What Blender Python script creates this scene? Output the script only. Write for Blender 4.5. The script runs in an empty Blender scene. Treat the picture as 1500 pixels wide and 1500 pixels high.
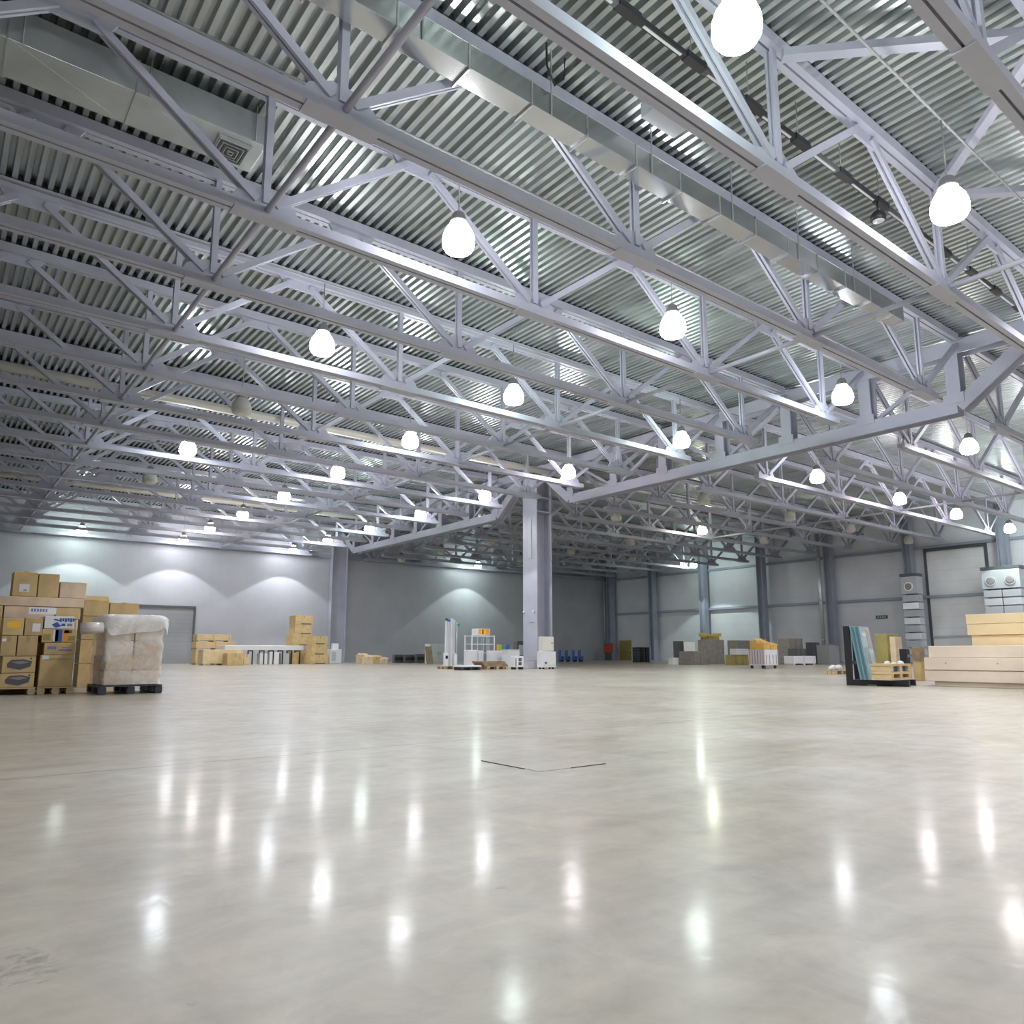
import bpy, bmesh, math, random
from mathutils import Vector, Matrix
random.seed(7)
SC = bpy.context.scene
COL = SC.collection
PI = math.pi

# ------------------------------------------------------------------ camera
CAM_H, FOC, PITCH, YAW = 0.72, 1087.5, 0.1572, 0.9073
cd = bpy.data.cameras.new('camera')
cam = bpy.data.objects.new('camera', cd)
COL.objects.link(cam)
cam.location = (0, 0, CAM_H)
cam.rotation_euler = (PI/2 + PITCH, 0, YAW - PI/2)
cd.sensor_fit = 'HORIZONTAL'
cd.sensor_width = 36
cd.lens = 36*FOC/1500
cd.shift_y = 34/1500
cd.clip_end = 300
SC.camera = cam

FW = (math.cos(YAW), math.sin(YAW))
RT = (math.sin(YAW), -math.cos(YAW))

def ray(x, y):
    cx = (x-750)/FOC
    cy = (784-y)/FOC
    f = math.cos(PITCH) - cy*math.sin(PITCH)
    u = math.sin(PITCH) + cy*math.cos(PITCH)
    return (FW[0]*f+RT[0]*cx, FW[1]*f+RT[1]*cx, u)

def on_y(x, y, Y):          # point of a photo position on the upright plane Y
    d = ray(x, y); t = Y/d[1]
    return d[0]*t, CAM_H+d[2]*t

def on_x(x, y, X):
    d = ray(x, y); t = X/d[0]
    return d[1]*t, CAM_H+d[2]*t

def deep(pl, pr, pt, D, r=0.7, z0=0.0):
    """a box standing D metres ahead: its corner, size and height, sides along X and Y, depth/width = r"""
    s = FOC/D
    W = (pr-pl)/s
    dx = W/(RT[0]+abs(RT[1])*r)
    dy = r*dx
    c = pl + s*abs(RT[1])*dy
    b = (c-750)*D*math.cos(PITCH)/FOC
    x0 = FW[0]*D+RT[0]*b
    y0 = FW[1]*D+RT[1]*b
    d = ray(c, pt)
    t = D/(d[0]*FW[0]+d[1]*FW[1])
    z1 = CAM_H+d[2]*t
    return x0, x0+dx, y0, y0+dy, z0, z1

# ------------------------------------------------------------------ materials
MATS = {}
def mat(name, col, rough=0.6, metal=0.0, var=0.0, scale=3.0, bump=0.0, bscale=40.0, spec=0.5,
        col2=None, emit=0.0, alpha=1.0, trans=0.0, stretch=None, rvar=0.0):
    if name in MATS:
        return MATS[name]
    m = bpy.data.materials.new(name)
    m.use_nodes = True
    nt = m.node_tree
    b = nt.nodes['Principled BSDF']
    b.inputs['Roughness'].default_value = rough
    b.inputs['Metallic'].default_value = metal
    b.inputs['Specular IOR Level'].default_value = spec
    b.inputs['Base Color'].default_value = (*col, 1)
    if alpha < 1:
        b.inputs['Alpha'].default_value = alpha
    if trans:
        b.inputs['Transmission Weight'].default_value = trans
    if emit:
        b.inputs['Emission Color'].default_value = (*col, 1)
        b.inputs['Emission Strength'].default_value = emit
    if var or bump or col2 or rvar:
        tc = nt.nodes.new('ShaderNodeTexCoord')
        src = tc.outputs['Object']
        if stretch:
            mp = nt.nodes.new('ShaderNodeMapping')
            mp.inputs['Scale'].default_value = stretch
            nt.links.new(src, mp.inputs['Vector'])
            src = mp.outputs['Vector']
        if var or col2 or rvar:
            n = nt.nodes.new('ShaderNodeTexNoise')
            n.inputs['Scale'].default_value = scale
            n.inputs['Detail'].default_value = 5
            nt.links.new(src, n.inputs['Vector'])
            if var or col2:
                r = nt.nodes.new('ShaderNodeValToRGB')
                c2 = col2 or tuple(max(0, c*(1-var)) for c in col)
                c1 = col if col2 else tuple(min(1, c*(1+var)) for c in col)
                r.color_ramp.elements[0].position = .35
                r.color_ramp.elements[1].position = .65
                r.color_ramp.elements[0].color = (*c2, 1)
                r.color_ramp.elements[1].color = (*c1, 1)
                nt.links.new(n.outputs['Fac'], r.inputs['Fac'])
                nt.links.new(r.outputs['Color'], b.inputs['Base Color'])
            if rvar:
                mr = nt.nodes.new('ShaderNodeMapRange')
                mr.inputs['From Min'].default_value = .3
                mr.inputs['From Max'].default_value = .7
                mr.inputs['To Min'].default_value = rough-rvar
                mr.inputs['To Max'].default_value = rough+rvar
                nt.links.new(n.outputs['Fac'], mr.inputs['Value'])
                nt.links.new(mr.outputs['Result'], b.inputs['Roughness'])
        if bump:
            n2 = nt.nodes.new('ShaderNodeTexNoise')
            n2.inputs['Scale'].default_value = bscale
            n2.inputs['Detail'].default_value = 4
            nt.links.new(src, n2.inputs['Vector'])
            bp = nt.nodes.new('ShaderNodeBump')
            bp.inputs['Strength'].default_value = bump
            bp.inputs['Distance'].default_value = .02
            nt.links.new(n2.outputs['Fac'], bp.inputs['Height'])
            nt.links.new(bp.outputs['Normal'], b.inputs['Normal'])
    MATS[name] = m
    return m

STEEL = mat('painted_steel', (.455, .465, .55), .36, 0, .05, 1.2)
STEEL2 = mat('painted_steel_blue', (.37, .40, .49), .42, 0, .06, 1.0)
GALV = mat('galvanised_sheet', (.62, .64, .64), .34, .75, .10, 2.5, rvar=.08)
DUCTM = mat('duct_sheet', (.60, .64, .64), .34, .6, .08, 1.5)
DUCTG = mat('bright_duct_sheet', (.52, .54, .56), .20, .85, .06, 1.5)
DECKM = mat('roof_deck_metal', (.56, .595, .59), .34, .85, .12, 1.3, rvar=.07, stretch=(5, .25, 1))
PALE = mat('pale_duct', (.74, .72, .64), .45, .2)
BLACK = mat('black_steel', (.018, .018, .022), .45)
DARK = mat('dark_grey_metal', (.10, .105, .115), .45)
FLUTE_SHADE = mat('flute_shade_dark', (.022, .022, .026), .9)  # near-black colour of the shade painted into the deck flutes
RUBBER = mat('dark_plastic', (.05, .052, .065), .5)
CARD = mat('cardboard', (.63, .455, .225), .75, 0, .10, 4, .08, 60)
CARD2 = mat('cardboard_pale', (.70, .54, .36), .75, 0, .08, 4, .08, 60)
CARD3 = mat('cardboard_dark', (.54, .385, .19), .75, 0, .12, 5, .08, 60)
CARDPINK = mat('cardboard_pinkish', (.72, .56, .41), .75, 0, .10, 5, .08, 60)
TAPE = mat('packing_tape', (.47, .33, .16), .25)
YTAPE = mat('yellow_strap', (.72, .55, .06), .4)
PAPER = mat('white_paper', (.82, .82, .84), .6)
INK = mat('blue_ink', (.05, .11, .38), .6)
PURPLE = mat('purple_ink', (.26, .22, .48), .6)
GREYINK = mat('grey_ink', (.12, .11, .12), .6)
GREYINK2 = mat('light_grey_ink', (.30, .28, .29), .6)
ORANGE = mat('orange_paper', (.90, .36, .05), .55)
YELLOW = mat('yellow_paper', (.93, .55, .04), .55)
WOOD = mat('pale_wood', (.66, .50, .28), .65, 0, .12, 3, stretch=(1, 1, 9))
WOOD2 = mat('pallet_wood', (.56, .43, .25), .7, 0, .18, 5)
PANEL = mat('pale_timber', (.88, .75, .61), .55, 0, .06, 2.0)
PANEL2 = mat('yellow_timber', (.82, .66, .40), .55, 0, .08, 2.0)
BROWN = mat('brown_board', (.30, .215, .14), .65, 0, .2, 6)
GREYBOARD = mat('grey_brown_board', (.27, .25, .235), .7, 0, .12, 5)
GREYBOX = mat('mid_grey_sheet', (.26, .27, .29), .5)
WHITE = mat('white_enamel', (.74, .75, .79), .35, 0, .03, 2)
CREAM = mat('cream_enamel', (.74, .74, .66), .4)
GREEN_GREY = mat('grey_green_enamel', (.52, .57, .55), .4)
LGREY = mat('light_grey_enamel', (.50, .52, .57), .4)
BLUE = mat('blue_plastic', (.06, .12, .40), .4)
GREEN = mat('green_plastic', (.03, .32, .18), .4)
RED = mat('red_enamel', (.50, .09, .04), .4)
YEL = mat('yellow_enamel', (.55, .43, .07), .45)
OLIVE = mat('olive_board', (.36, .29, .10), .6, 0, .1, 4)
GLASS_T = mat('teal_sheet', (.17, .36, .40), .12, 0, .15, 1.5)
GLASS_B = mat('blue_grey_edge', (.13, .19, .25), .2)
ALU = mat('aluminium', (.78, .80, .84), .3, .6)
SIGNG = mat('green_sign', (.03, .16, .10), .4)
CONDUIT = mat('conduit_grey', (.36, .36, .37), .45)
FILM = None
CARDPALE = mat('cardboard_cream', (.88, .75, .64), .75, 0, .08, 4, .08, 60)

def film_material(name, lo=.18, hi=.58):
    m = bpy.data.materials.new(name)
    m.use_nodes = True
    nt = m.node_tree
    for n in list(nt.nodes):
        nt.nodes.remove(n)
    out = nt.nodes.new('ShaderNodeOutputMaterial')
    tr = nt.nodes.new('ShaderNodeBsdfTransparent')
    tr.inputs['Color'].default_value = (.97, .97, .97, 1)
    gl = nt.nodes.new('ShaderNodeBsdfPrincipled')
    gl.inputs['Base Color'].default_value = (.95, .93, .93, 1)
    gl.inputs['Roughness'].default_value = .12
    mx = nt.nodes.new('ShaderNodeMixShader')
    tc = nt.nodes.new('ShaderNodeTexCoord')
    n = nt.nodes.new('ShaderNodeTexNoise')
    n.inputs['Scale'].default_value = 2.2
    n.inputs['Detail'].default_value = 6
    n.inputs['Distortion'].default_value = 1.2
    nt.links.new(tc.outputs['Object'], n.inputs['Vector'])
    mr = nt.nodes.new('ShaderNodeMapRange')
    mr.inputs['From Min'].default_value = .35
    mr.inputs['From Max'].default_value = .68
    mr.inputs['To Min'].default_value = lo
    mr.inputs['To Max'].default_value = hi
    nt.links.new(n.outputs['Fac'], mr.inputs['Value'])
    n2 = nt.nodes.new('ShaderNodeTexNoise')
    n2.inputs['Scale'].default_value = 4.5
    n2.inputs['Detail'].default_value = 5
    n2.inputs['Distortion'].default_value = 2
    nt.links.new(tc.outputs['Object'], n2.inputs['Vector'])
    bp = nt.nodes.new('ShaderNodeBump')
    bp.inputs['Strength'].default_value = .4
    bp.inputs['Distance'].default_value = .05
    nt.links.new(n2.outputs['Fac'], bp.inputs['Height'])
    nt.links.new(bp.outputs['Normal'], gl.inputs['Normal'])
    nt.links.new(mr.outputs['Result'], mx.inputs['Fac'])
    nt.links.new(tr.outputs[0], mx.inputs[1])
    nt.links.new(gl.outputs[0], mx.inputs[2])
    nt.links.new(mx.outputs[0], out.inputs['Surface'])
    return m
FILM = film_material('stretch_film')
FILMW = film_material('stretch_film_layers', .45, .85)

def floor_material():
    m = bpy.data.materials.new('polished_concrete')
    m.use_nodes = True
    nt = m.node_tree
    L = nt.links.new
    b = nt.nodes['Principled BSDF']
    tc = nt.nodes.new('ShaderNodeTexCoord')
    def noise(scale, detail, dist=0.0, rough=.55):
        n = nt.nodes.new('ShaderNodeTexNoise')
        n.inputs['Scale'].default_value = scale
        n.inputs['Detail'].default_value = detail
        n.inputs['Distortion'].default_value = dist
        n.inputs['Roughness'].default_value = rough
        L(tc.outputs['Object'], n.inputs['Vector'])
        return n.outputs['Fac']
    def ramp(f, a, c, p0=.35, p1=.65):
        r = nt.nodes.new('ShaderNodeValToRGB')
        r.color_ramp.elements[0].position = p0
        r.color_ramp.elements[1].position = p1
        r.color_ramp.elements[0].color = (*a, 1)
        r.color_ramp.elements[1].color = (*c, 1)
        L(f, r.inputs['Fac'])
        return r.outputs['Color']
    def mul(a, c, f=1.0):
        x = nt.nodes.new('ShaderNodeMix')
        x.data_type = 'RGBA'; x.blend_type = 'MULTIPLY'
        x.inputs[0].default_value = f
        L(a, x.inputs[6]); L(c, x.inputs[7])
        return x.outputs[2]
    big = ramp(noise(.55, 4, .4), (.44, .385, .305), (.52, .478, .41))
    mid = ramp(noise(2.6, 8, 1.2, .65), (.76, .76, .78), (1, 1, 1), .32, .66)
    fine = ramp(noise(9, 8, .6, .7), (.90, .89, .87), (1, 1, 1), .25, .55)
    mp = nt.nodes.new('ShaderNodeMapping')
    mp.inputs['Rotation'].default_value = (0, 0, .55)
    mp.inputs['Scale'].default_value = (.5, 4.5, 1)
    L(tc.outputs['Object'], mp.inputs['Vector'])
    sm = nt.nodes.new('ShaderNodeTexNoise')
    sm.inputs['Scale'].default_value = 1.6
    sm.inputs['Detail'].default_value = 7
    sm.inputs['Distortion'].default_value = .2
    L(mp.outputs['Vector'], sm.inputs['Vector'])
    smear = ramp(sm.outputs['Fac'], (.86, .86, .87), (1.0, 1.0, 1.0), .32, .62)
    c = mul(mul(mul(big, mid), fine), smear)
    sep = nt.nodes.new('ShaderNodeSeparateXYZ')
    L(tc.outputs['Object'], sep.inputs[0])
    # sawn joints along X
    def math_(op, a, bv=None, b_link=None):
        n = nt.nodes.new('ShaderNodeMath'); n.operation = op
        if isinstance(a, (int, float)): n.inputs[0].default_value = a
        else: L(a, n.inputs[0])
        if b_link is not None: L(b_link, n.inputs[1])
        elif bv is not None: n.inputs[1].default_value = bv
        return n.outputs[0]
    j = math_('ABSOLUTE', math_('SUBTRACT', sep.outputs['Y'], 5.3))
    near = math_('LESS_THAN', j, .011)
    jr = ramp(near, (1, 1, 1), (.50, .48, .46), 0, 1)
    c = mul(c, jr)
    # damp scuffed patch near the left of the foreground
    def patch(cx, cy, rx, ry, dark):
        dx = math_('DIVIDE', math_('SUBTRACT', sep.outputs['X'], cx), rx)
        dy = math_('DIVIDE', math_('SUBTRACT', sep.outputs['Y'], cy), ry)
        d = math_('ADD', math_('MULTIPLY', dx, b_link=dx), b_link=math_('MULTIPLY', dy, b_link=dy))
        w = math_('ADD', d, b_link=math_('MULTIPLY', noise(14, 6, 2.0), 1.6))
        return ramp(w, dark, (1, 1, 1), .60, .95)
    c = mul(c, patch(.24, 2.17, .20, .26, (.60, .58, .57)))
    c = mul(c, patch(.51, 1.73, .05, .035, (.72, .70, .68)))
    c = mul(c, patch(1.49, 1.95, .06, .04, (.70, .68, .66)))
    L(c, b.inputs['Base Color'])
    rr = nt.nodes.new('ShaderNodeMapRange')
    rr.inputs['From Min'].default_value = .3
    rr.inputs['From Max'].default_value = .7
    rr.inputs['To Min'].default_value = .33
    rr.inputs['To Max'].default_value = .43
    L(noise(3.0, 7, 1.0), rr.inputs['Value'])
    L(rr.outputs['Result'], b.inputs['Roughness'])
    b.inputs['Specular IOR Level'].default_value = .45
    b.inputs['Coat Weight'].default_value = .24
    b.inputs['Coat Roughness'].default_value = .12
    b.inputs['Coat IOR'].default_value = 1.35
    bp = nt.nodes.new('ShaderNodeBump')
    bp.inputs['Strength'].default_value = .10
    bp.inputs['Distance'].default_value = .01
    L(noise(7, 5, .5), bp.inputs['Height'])
    L(bp.outputs['Normal'], b.inputs['Normal'])
    L(bp.outputs['Normal'], b.inputs['Coat Normal'])
    return m

def panel_wall_material(name, col, pz=None, ph=None, axis='X', rough=.5, dark=.72, w=.02):
    """wall of sandwich panels with narrow joints every pz metres up and ph metres along"""
    m = bpy.data.materials.new(name)
    m.use_nodes = True
    nt = m.node_tree
    L = nt.links.new
    b = nt.nodes['Principled BSDF']
    b.inputs['Roughness'].default_value = rough
    tc = nt.nodes.new('ShaderNodeTexCoord')
    sep = nt.nodes.new('ShaderNodeSeparateXYZ')
    L(tc.outputs['Object'], sep.inputs[0])
    n = nt.nodes.new('ShaderNodeTexNoise')
    n.inputs['Scale'].default_value = .6
    n.inputs['Detail'].default_value = 3
    L(tc.outputs['Object'], n.inputs['Vector'])
    r = nt.nodes.new('ShaderNodeValToRGB')
    r.color_ramp.elements[0].position = .35
    r.color_ramp.elements[1].position = .65
    r.color_ramp.elements[0].color = (*[c*.95 for c in col], 1)
    r.color_ramp.elements[1].color = (*[c*1.04 for c in col], 1)
    L(n.outputs['Fac'], r.inputs['Fac'])
    cur = r.outputs['Color']
    for out, p in (('Z', pz), (axis, ph)):
        if not p:
            continue
        a = nt.nodes.new('ShaderNodeMath'); a.operation = 'PINGPONG'
        a.inputs[1].default_value = p/2
        L(sep.outputs[out], a.inputs[0])
        s = nt.nodes.new('ShaderNodeMath'); s.operation = 'LESS_THAN'
        s.inputs[1].default_value = w
        L(a.outputs[0], s.inputs[0])
        mx = nt.nodes.new('ShaderNodeMix'); mx.data_type = 'RGBA'; mx.blend_type = 'MULTIPLY'
        mx.inputs[7].default_value = (dark, dark, dark, 1)
        L(s.outputs[0], mx.inputs[0])
        L(cur, mx.inputs[6])
        cur = mx.outputs[2]
    L(cur, b.inputs['Base Color'])
    return m

# ------------------------------------------------------------------ mesh helpers
class MB:
    def __init__(self):
        self.v = []; self.f = []; self.smooth = set()
    def add(self, vs, fs, smooth=False):
        o = len(self.v)
        self.v += [tuple(p) for p in vs]
        for f in fs:
            if smooth: self.smooth.add(len(self.f))
            self.f.append([o+i for i in f])
        return self
    def box(self, x0, x1, y0, y1, z0, z1):
        vs = [(x, y, z) for x in (x0, x1) for y in (y0, y1) for z in (z0, z1)]
        fs = [(0,1,3,2), (4,6,7,5), (0,4,5,1), (2,3,7,6), (0,2,6,4), (1,5,7,3)]
        return self.add(vs, fs)
    def extrude(self, prof, p0, p1, up=(0,0,1)):
        """closed profile of (u,v) points swept from p0 to p1; v runs along up, u across"""
        p0, p1, up = Vector(p0), Vector(p1), Vector(up)
        d = (p1-p0).normalized()
        u = d.cross(up)
        if u.length < 1e-4:
            u = d.cross(Vector((1,0,0)))
        u.normalize()
        v = u.cross(d).normalized()
        n = len(prof)
        vs = [p0+u*a+v*b for a, b in prof]+[p1+u*a+v*b for a, b in prof]
        fs = [(i, (i+1) % n, n+(i+1) % n, n+i) for i in range(n)]
        fs += [tuple(range(n-1, -1, -1)), tuple(range(n, 2*n))]
        return self.add(vs, fs)
    def beam(self, p0, p1, w, h, up=(0,0,1)):
        return self.extrude([(-w/2,-h/2), (w/2,-h/2), (w/2,h/2), (-w/2,h/2)], p0, p1, up)
    def tube(self, p0, p1, r, n=12, r2=None):
        p0, p1 = Vector(p0), Vector(p1)
        d = (p1-p0).normalized()
        a = d.orthogonal().normalized(); b = d.cross(a)
        r2 = r if r2 is None else r2
        vs = [p0+(a*math.cos(2*PI*i/n)+b*math.sin(2*PI*i/n))*r for i in range(n)]
        vs += [p1+(a*math.cos(2*PI*i/n)+b*math.sin(2*PI*i/n))*r2 for i in range(n)]
        o = len(self.v)
        self.add(vs, [(i, (i+1) % n, n+(i+1) % n, n+i) for i in range(n)], True)
        self.f.append([o+i for i in range(n-1, -1, -1)])
        self.f.append([o+n+i for i in range(n)])
        return self
    def path(self, pts, r, n=8):
        """one continuous tube through pts"""
        pts = [Vector(p) for p in pts]
        rings = []
        for i, p in enumerate(pts):
            d = (pts[min(i+1, len(pts)-1)]-pts[max(i-1, 0)]).normalized()
            ref = Vector((0,0,1)) if abs(d.z) < .95 else Vector((1,0,0))
            a = d.cross(ref).normalized(); b = d.cross(a)
            rings.append([p+(a*math.cos(2*PI*k/n)+b*math.sin(2*PI*k/n))*r for k in range(n)])
        vs = [q for g in rings for q in g]
        fs = []
        for i in range(len(pts)-1):
            for k in range(n):
                fs.append((i*n+k, i*n+(k+1) % n, (i+1)*n+(k+1) % n, (i+1)*n+k))
        o = len(self.v)
        self.add(vs, fs, True)
        self.f.append([o+k for k in range(n-1, -1, -1)])
        self.f.append([o+(len(pts)-1)*n+k for k in range(n)])
        return self
    def lathe(self, prof, c=(0,0,0), n=24):
        """prof: (r,z) points from bottom to top"""
        vs = []; fs = []
        for r, z in prof:
            for i in range(n):
                t = 2*PI*i/n
                vs.append((c[0]+r*math.cos(t), c[1]+r*math.sin(t), c[2]+z))
        for j in range(len(prof)-1):
            for i in range(n):
                fs.append((j*n+i, j*n+(i+1) % n, (j+1)*n+(i+1) % n, (j+1)*n+i))
        o = len(self.v)
        self.add(vs, fs, True)
        self.f.append([o+i for i in range(n-1, -1, -1)])
        self.f.append([o+(len(prof)-1)*n+i for i in range(n)])
        return self
    def plate(self, poly, axis, a0, a1):
        """polygon extruded along an axis from a0 to a1; poly holds the two other coordinates"""
        def P(p, a):
            return {'X': (a, p[0], p[1]), 'Y': (p[0], a, p[1]), 'Z': (p[0], p[1], a)}[axis]
        n = len(poly)
        vs = [P(p, a0) for p in poly]+[P(p, a1) for p in poly]
        fs = [(i, (i+1) % n, n+(i+1) % n, n+i) for i in range(n)]
        fs += [tuple(range(n-1, -1, -1)), tuple(range(n, 2*n))]
        return self.add(vs, fs)
    def mesh(self, name, m):
        me = bpy.data.meshes.new(name)
        me.from_pydata(self.v, [], self.f)
        me.update()
        bm = bmesh.new(); bm.from_mesh(me)
        bmesh.ops.recalc_face_normals(bm, faces=bm.faces)
        bm.to_mesh(me); bm.free()
        for i in self.smooth:
            me.polygons[i].use_smooth = True
        if m: me.materials.append(m)
        return me
    def build(self, name, m, parent=None, loc=None, bevel=0):
        o = bpy.data.objects.new(name, self.mesh(name, m))
        COL.objects.link(o)
        if parent:
            o.parent = parent
        if loc:
            o.location = loc
        if bevel:
            bv = o.modifiers.new('bevel', 'BEVEL')
            bv.width = bevel; bv.segments = 2; bv.limit_method = 'ANGLE'
        return o

def tag(o, label, cat, group=None):
    o['label'] = label; o['category'] = cat
    if group: o['group'] = group
    return o

def empty(name, label, cat, loc=(0,0,0), group=None, rz=0):
    o = bpy.data.objects.new(name, None)
    COL.objects.link(o)
    o.location = loc; o.rotation_euler = (0, 0, rz)
    o.empty_display_size = .1
    return tag(o, label, cat, group)

def struct(o, label=None):
    o['kind'] = 'structure'
    if label: o['label'] = label
    return o

def copy_tree(o, parent=None):
    c = o.copy(); COL.objects.link(c)
    if parent: c.parent = parent
    for ch in list(o.children):
        copy_tree(ch, c)
    return c

ORD = ['first','second','third','fourth','fifth','sixth','seventh','eighth','ninth','tenth','eleventh','twelfth',
       'thirteenth','fourteenth','fifteenth','sixteenth','seventeenth','eighteenth','nineteenth','twentieth']

# ------------------------------------------------------------------ layout constants
XG = 24.85            # centre girder line
XW = 55.4             # right wall
YW = 54.55            # left wall
ZD = 10.60            # underside of roof deck
YT = lambda k: 5.83+3*k
ZB, ZT = 8.05, 10.36  # truss chords, undersides

# ------------------------------------------------------------------ setting
FLOORM = floor_material()
fl = MB().box(-12.3, 57, -10.3, 56, -.25, 0).build('floor', FLOORM); struct(fl)

def deck():
    mb = MB()
    x0, x1, p, dpt = -12.2, 56.6, .215, .125
    prof = []
    n = int((x1-x0)/p)
    for i in range(n):
        x = x0+i*p
        prof += [(x, ZD), (x+.095, ZD), (x+.12, ZD+dpt), (x+.19, ZD+dpt)]
    prof.append((x0+n*p, ZD))
    ys = [-10.2]+[YT(k) for k in range(-5, 17)]+[55.6]
    vs = []
    for y in ys:
        vs += [(x, y, z) for x, z in prof]
    m = len(prof)
    fs = []
    for j in range(len(ys)-1):
        for i in range(m-1):
            fs.append((j*m+i, j*m+i+1, (j+1)*m+i+1, (j+1)*m+i))
    mb.add(vs, fs)
    o = mb.build('ceiling', DECKM)
    struct(o)
deck()

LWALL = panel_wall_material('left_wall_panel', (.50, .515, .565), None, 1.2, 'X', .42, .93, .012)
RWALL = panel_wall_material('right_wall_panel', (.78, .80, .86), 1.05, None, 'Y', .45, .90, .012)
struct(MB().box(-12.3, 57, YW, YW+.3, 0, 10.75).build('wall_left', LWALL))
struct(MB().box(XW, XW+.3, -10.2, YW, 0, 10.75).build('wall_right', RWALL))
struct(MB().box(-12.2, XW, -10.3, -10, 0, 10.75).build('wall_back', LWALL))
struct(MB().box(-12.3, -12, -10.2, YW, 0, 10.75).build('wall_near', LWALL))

# roller gate in the left wall
gx0, gz1 = on_y(190, 888, YW)
gx1, _ = on_y(284, 888, YW)
GATEM = panel_wall_material('roller_gate_slats', (.33, .34, .37), .30, None, 'X', .5, .88, .012)
g = MB().box(gx0, gx1, YW-.06, YW-.003, 0, gz1).build('door_1', GATEM); struct(g)
fr = MB()
fr.plate([(gx0-.12, 0), (gx0, 0), (gx0, gz1), (gx1, gz1), (gx1, 0), (gx1+.12, 0), (gx1+.12, gz1+.14), (gx0-.12, gz1+.14)], 'Y', YW-.14, YW-.061)
fr.build('door_frame', DARK, g)
# tall white sectional gate and a small door in the right wall
ya, za = on_x(1357, 808, XW)
yb, _ = on_x(1442, 800, XW)
GATE2 = panel_wall_material('sectional_gate', (.86, .87, .89), .80, None, 'Y', .4, .86, .014)
g = MB().box(XW-.08, XW-.003, yb, ya, 0, 7.7).build('door_2', GATE2); struct(g)
for yy in (yb-.16, ya):
    MB().box(XW-.16, XW-.003, yy, yy+.16, 0, 7.8).build('door_track', DARK, g)
MB().box(XW-.16, XW-.003, yb-.16, ya+.16, 7.8, 8.0).build('door_lintel', DARK, g)
MB().box(XW-.14, XW-.081, yb, ya, 4.55, 4.7).build('stiffening_rail', LGREY, g)
MB().box(XW-.14, XW-.081, yb, ya, 1.75, 1.9).build('stiffening_rail', LGREY, g)
y0, z1 = on_x(908, 941, XW); y1, _ = on_x(925, 941, XW)
g = MB().box(XW-.08, XW-.003, y1, y0, 0, 1.95).build('door_3', OLIVE); struct(g)
MB().box(XW-.13, XW-.081, y1+.1, y1+.16, .95, 1.1).build('door_handle', ALU, g)

# rails of the right wall
for i, z in enumerate((4.6, 8.1)):
    t = MB().box(XW-.34, XW-.003, 12, YW, z-.09, z+.09).build('trim_%d' % (i+1), STEEL2); struct(t)
# edge beam at the top of the left wall
t = MB().box(-12, XW, YW-.30, YW-.003, 8.05, 8.3).build('trim_3', STEEL2); struct(t)

# ------------------------------------------------------------------ profiles
def grooved(w, h, s=.018, g=.08):      # two channels back to back with a slot underneath
    return [(-w/2, 0), (-s, 0), (-s, g), (s, g), (s, 0), (w/2, 0), (w/2, h), (-w/2, h)]
def grooved_c(w, h, s=.014, g=.05):
    return [(a, b-h/2) for a, b in grooved(w, h, s, g)]
def hprof(w, h, t):                    # H lying: flanges upright, width w between outer faces
    a, b = w/2, h/2
    return [(-a,-b), (-a+t,-b), (-a+t,-t/2), (a-t,-t/2), (a-t,-b), (a,-b), (a,b), (a-t,b), (a-t,t/2), (-a+t,t/2), (-a+t,b), (-a,b)]
def iprof(w, h, t):                    # I standing
    return [(b, a) for a, b in hprof(h, w, t)][::-1]

# ------------------------------------------------------------------ trusses
def node_gusset(x, z0, up):
    if up:
        return [(x-.62, z0), (x+.62, z0), (x+.50, z0+.22), (x+.16, z0+.40), (x-.16, z0+.40), (x-.50, z0+.22)]
    return [(x-.58, z0), (x-.42, z0-.26), (x+.42, z0-.26), (x+.58, z0)]

def make_truss(xs, xe, nb, label):
    """nb: bottom nodes; members along X at y = 0"""
    t = empty('roof_truss', label, 'roof truss', (0, 0, 0))
    MB().extrude(grooved(.27, .17), (nb[0]-.75, 0, ZB), (nb[-1]+.75, 0, ZB)).build('bottom_chord', STEEL, t)
    MB().extrude(grooved(.27, .22), (xs, 0, ZT), (xe, 0, ZT)).build('top_chord', STEEL, t)
    zl, zu = ZB+.17, ZT
    MB().box(xs, xe, -.128, .128, ZT+.242, ZT+.35).build('flute_shade_strip', FLUTE_SHADE, t)  # dark strip that paints the shade inside the flutes above the chord
    tops = sorted(set([round(b-3, 3) for b in nb]+[round(b+3, 3) for b in nb]))
    for b in nb:
        for s in (-1, 1):
            MB().extrude(grooved_c(.15, .13, .02, .06), (b+s*.16, 0, zl+.12), (b+s*2.75, 0, zu-.08)).build('diagonal', STEEL, t)
        MB().extrude(grooved_c(.14, .12, .025, .05), (b, 0, zl+.10), (b, 0, zu+.004), (1, 0, 0)).build('vertical', STEEL, t)
        MB().plate(node_gusset(b, zl-.03, True), 'Y', -.024, .024).build('gusset_plate', STEEL, t)
        MB().box(b-.55, b+.55, -.15, .15, ZB-.022, ZB+.003).build('splice_plate', STEEL, t)
    for x in tops:
        if x < xs-.1 or x > xe+.1: continue
        MB().plate(node_gusset(min(max(x, xs+.5), xe-.5), zu+.02, False), 'Y', -.024, .024).build('gusset_plate', STEEL, t)
    return t

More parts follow.
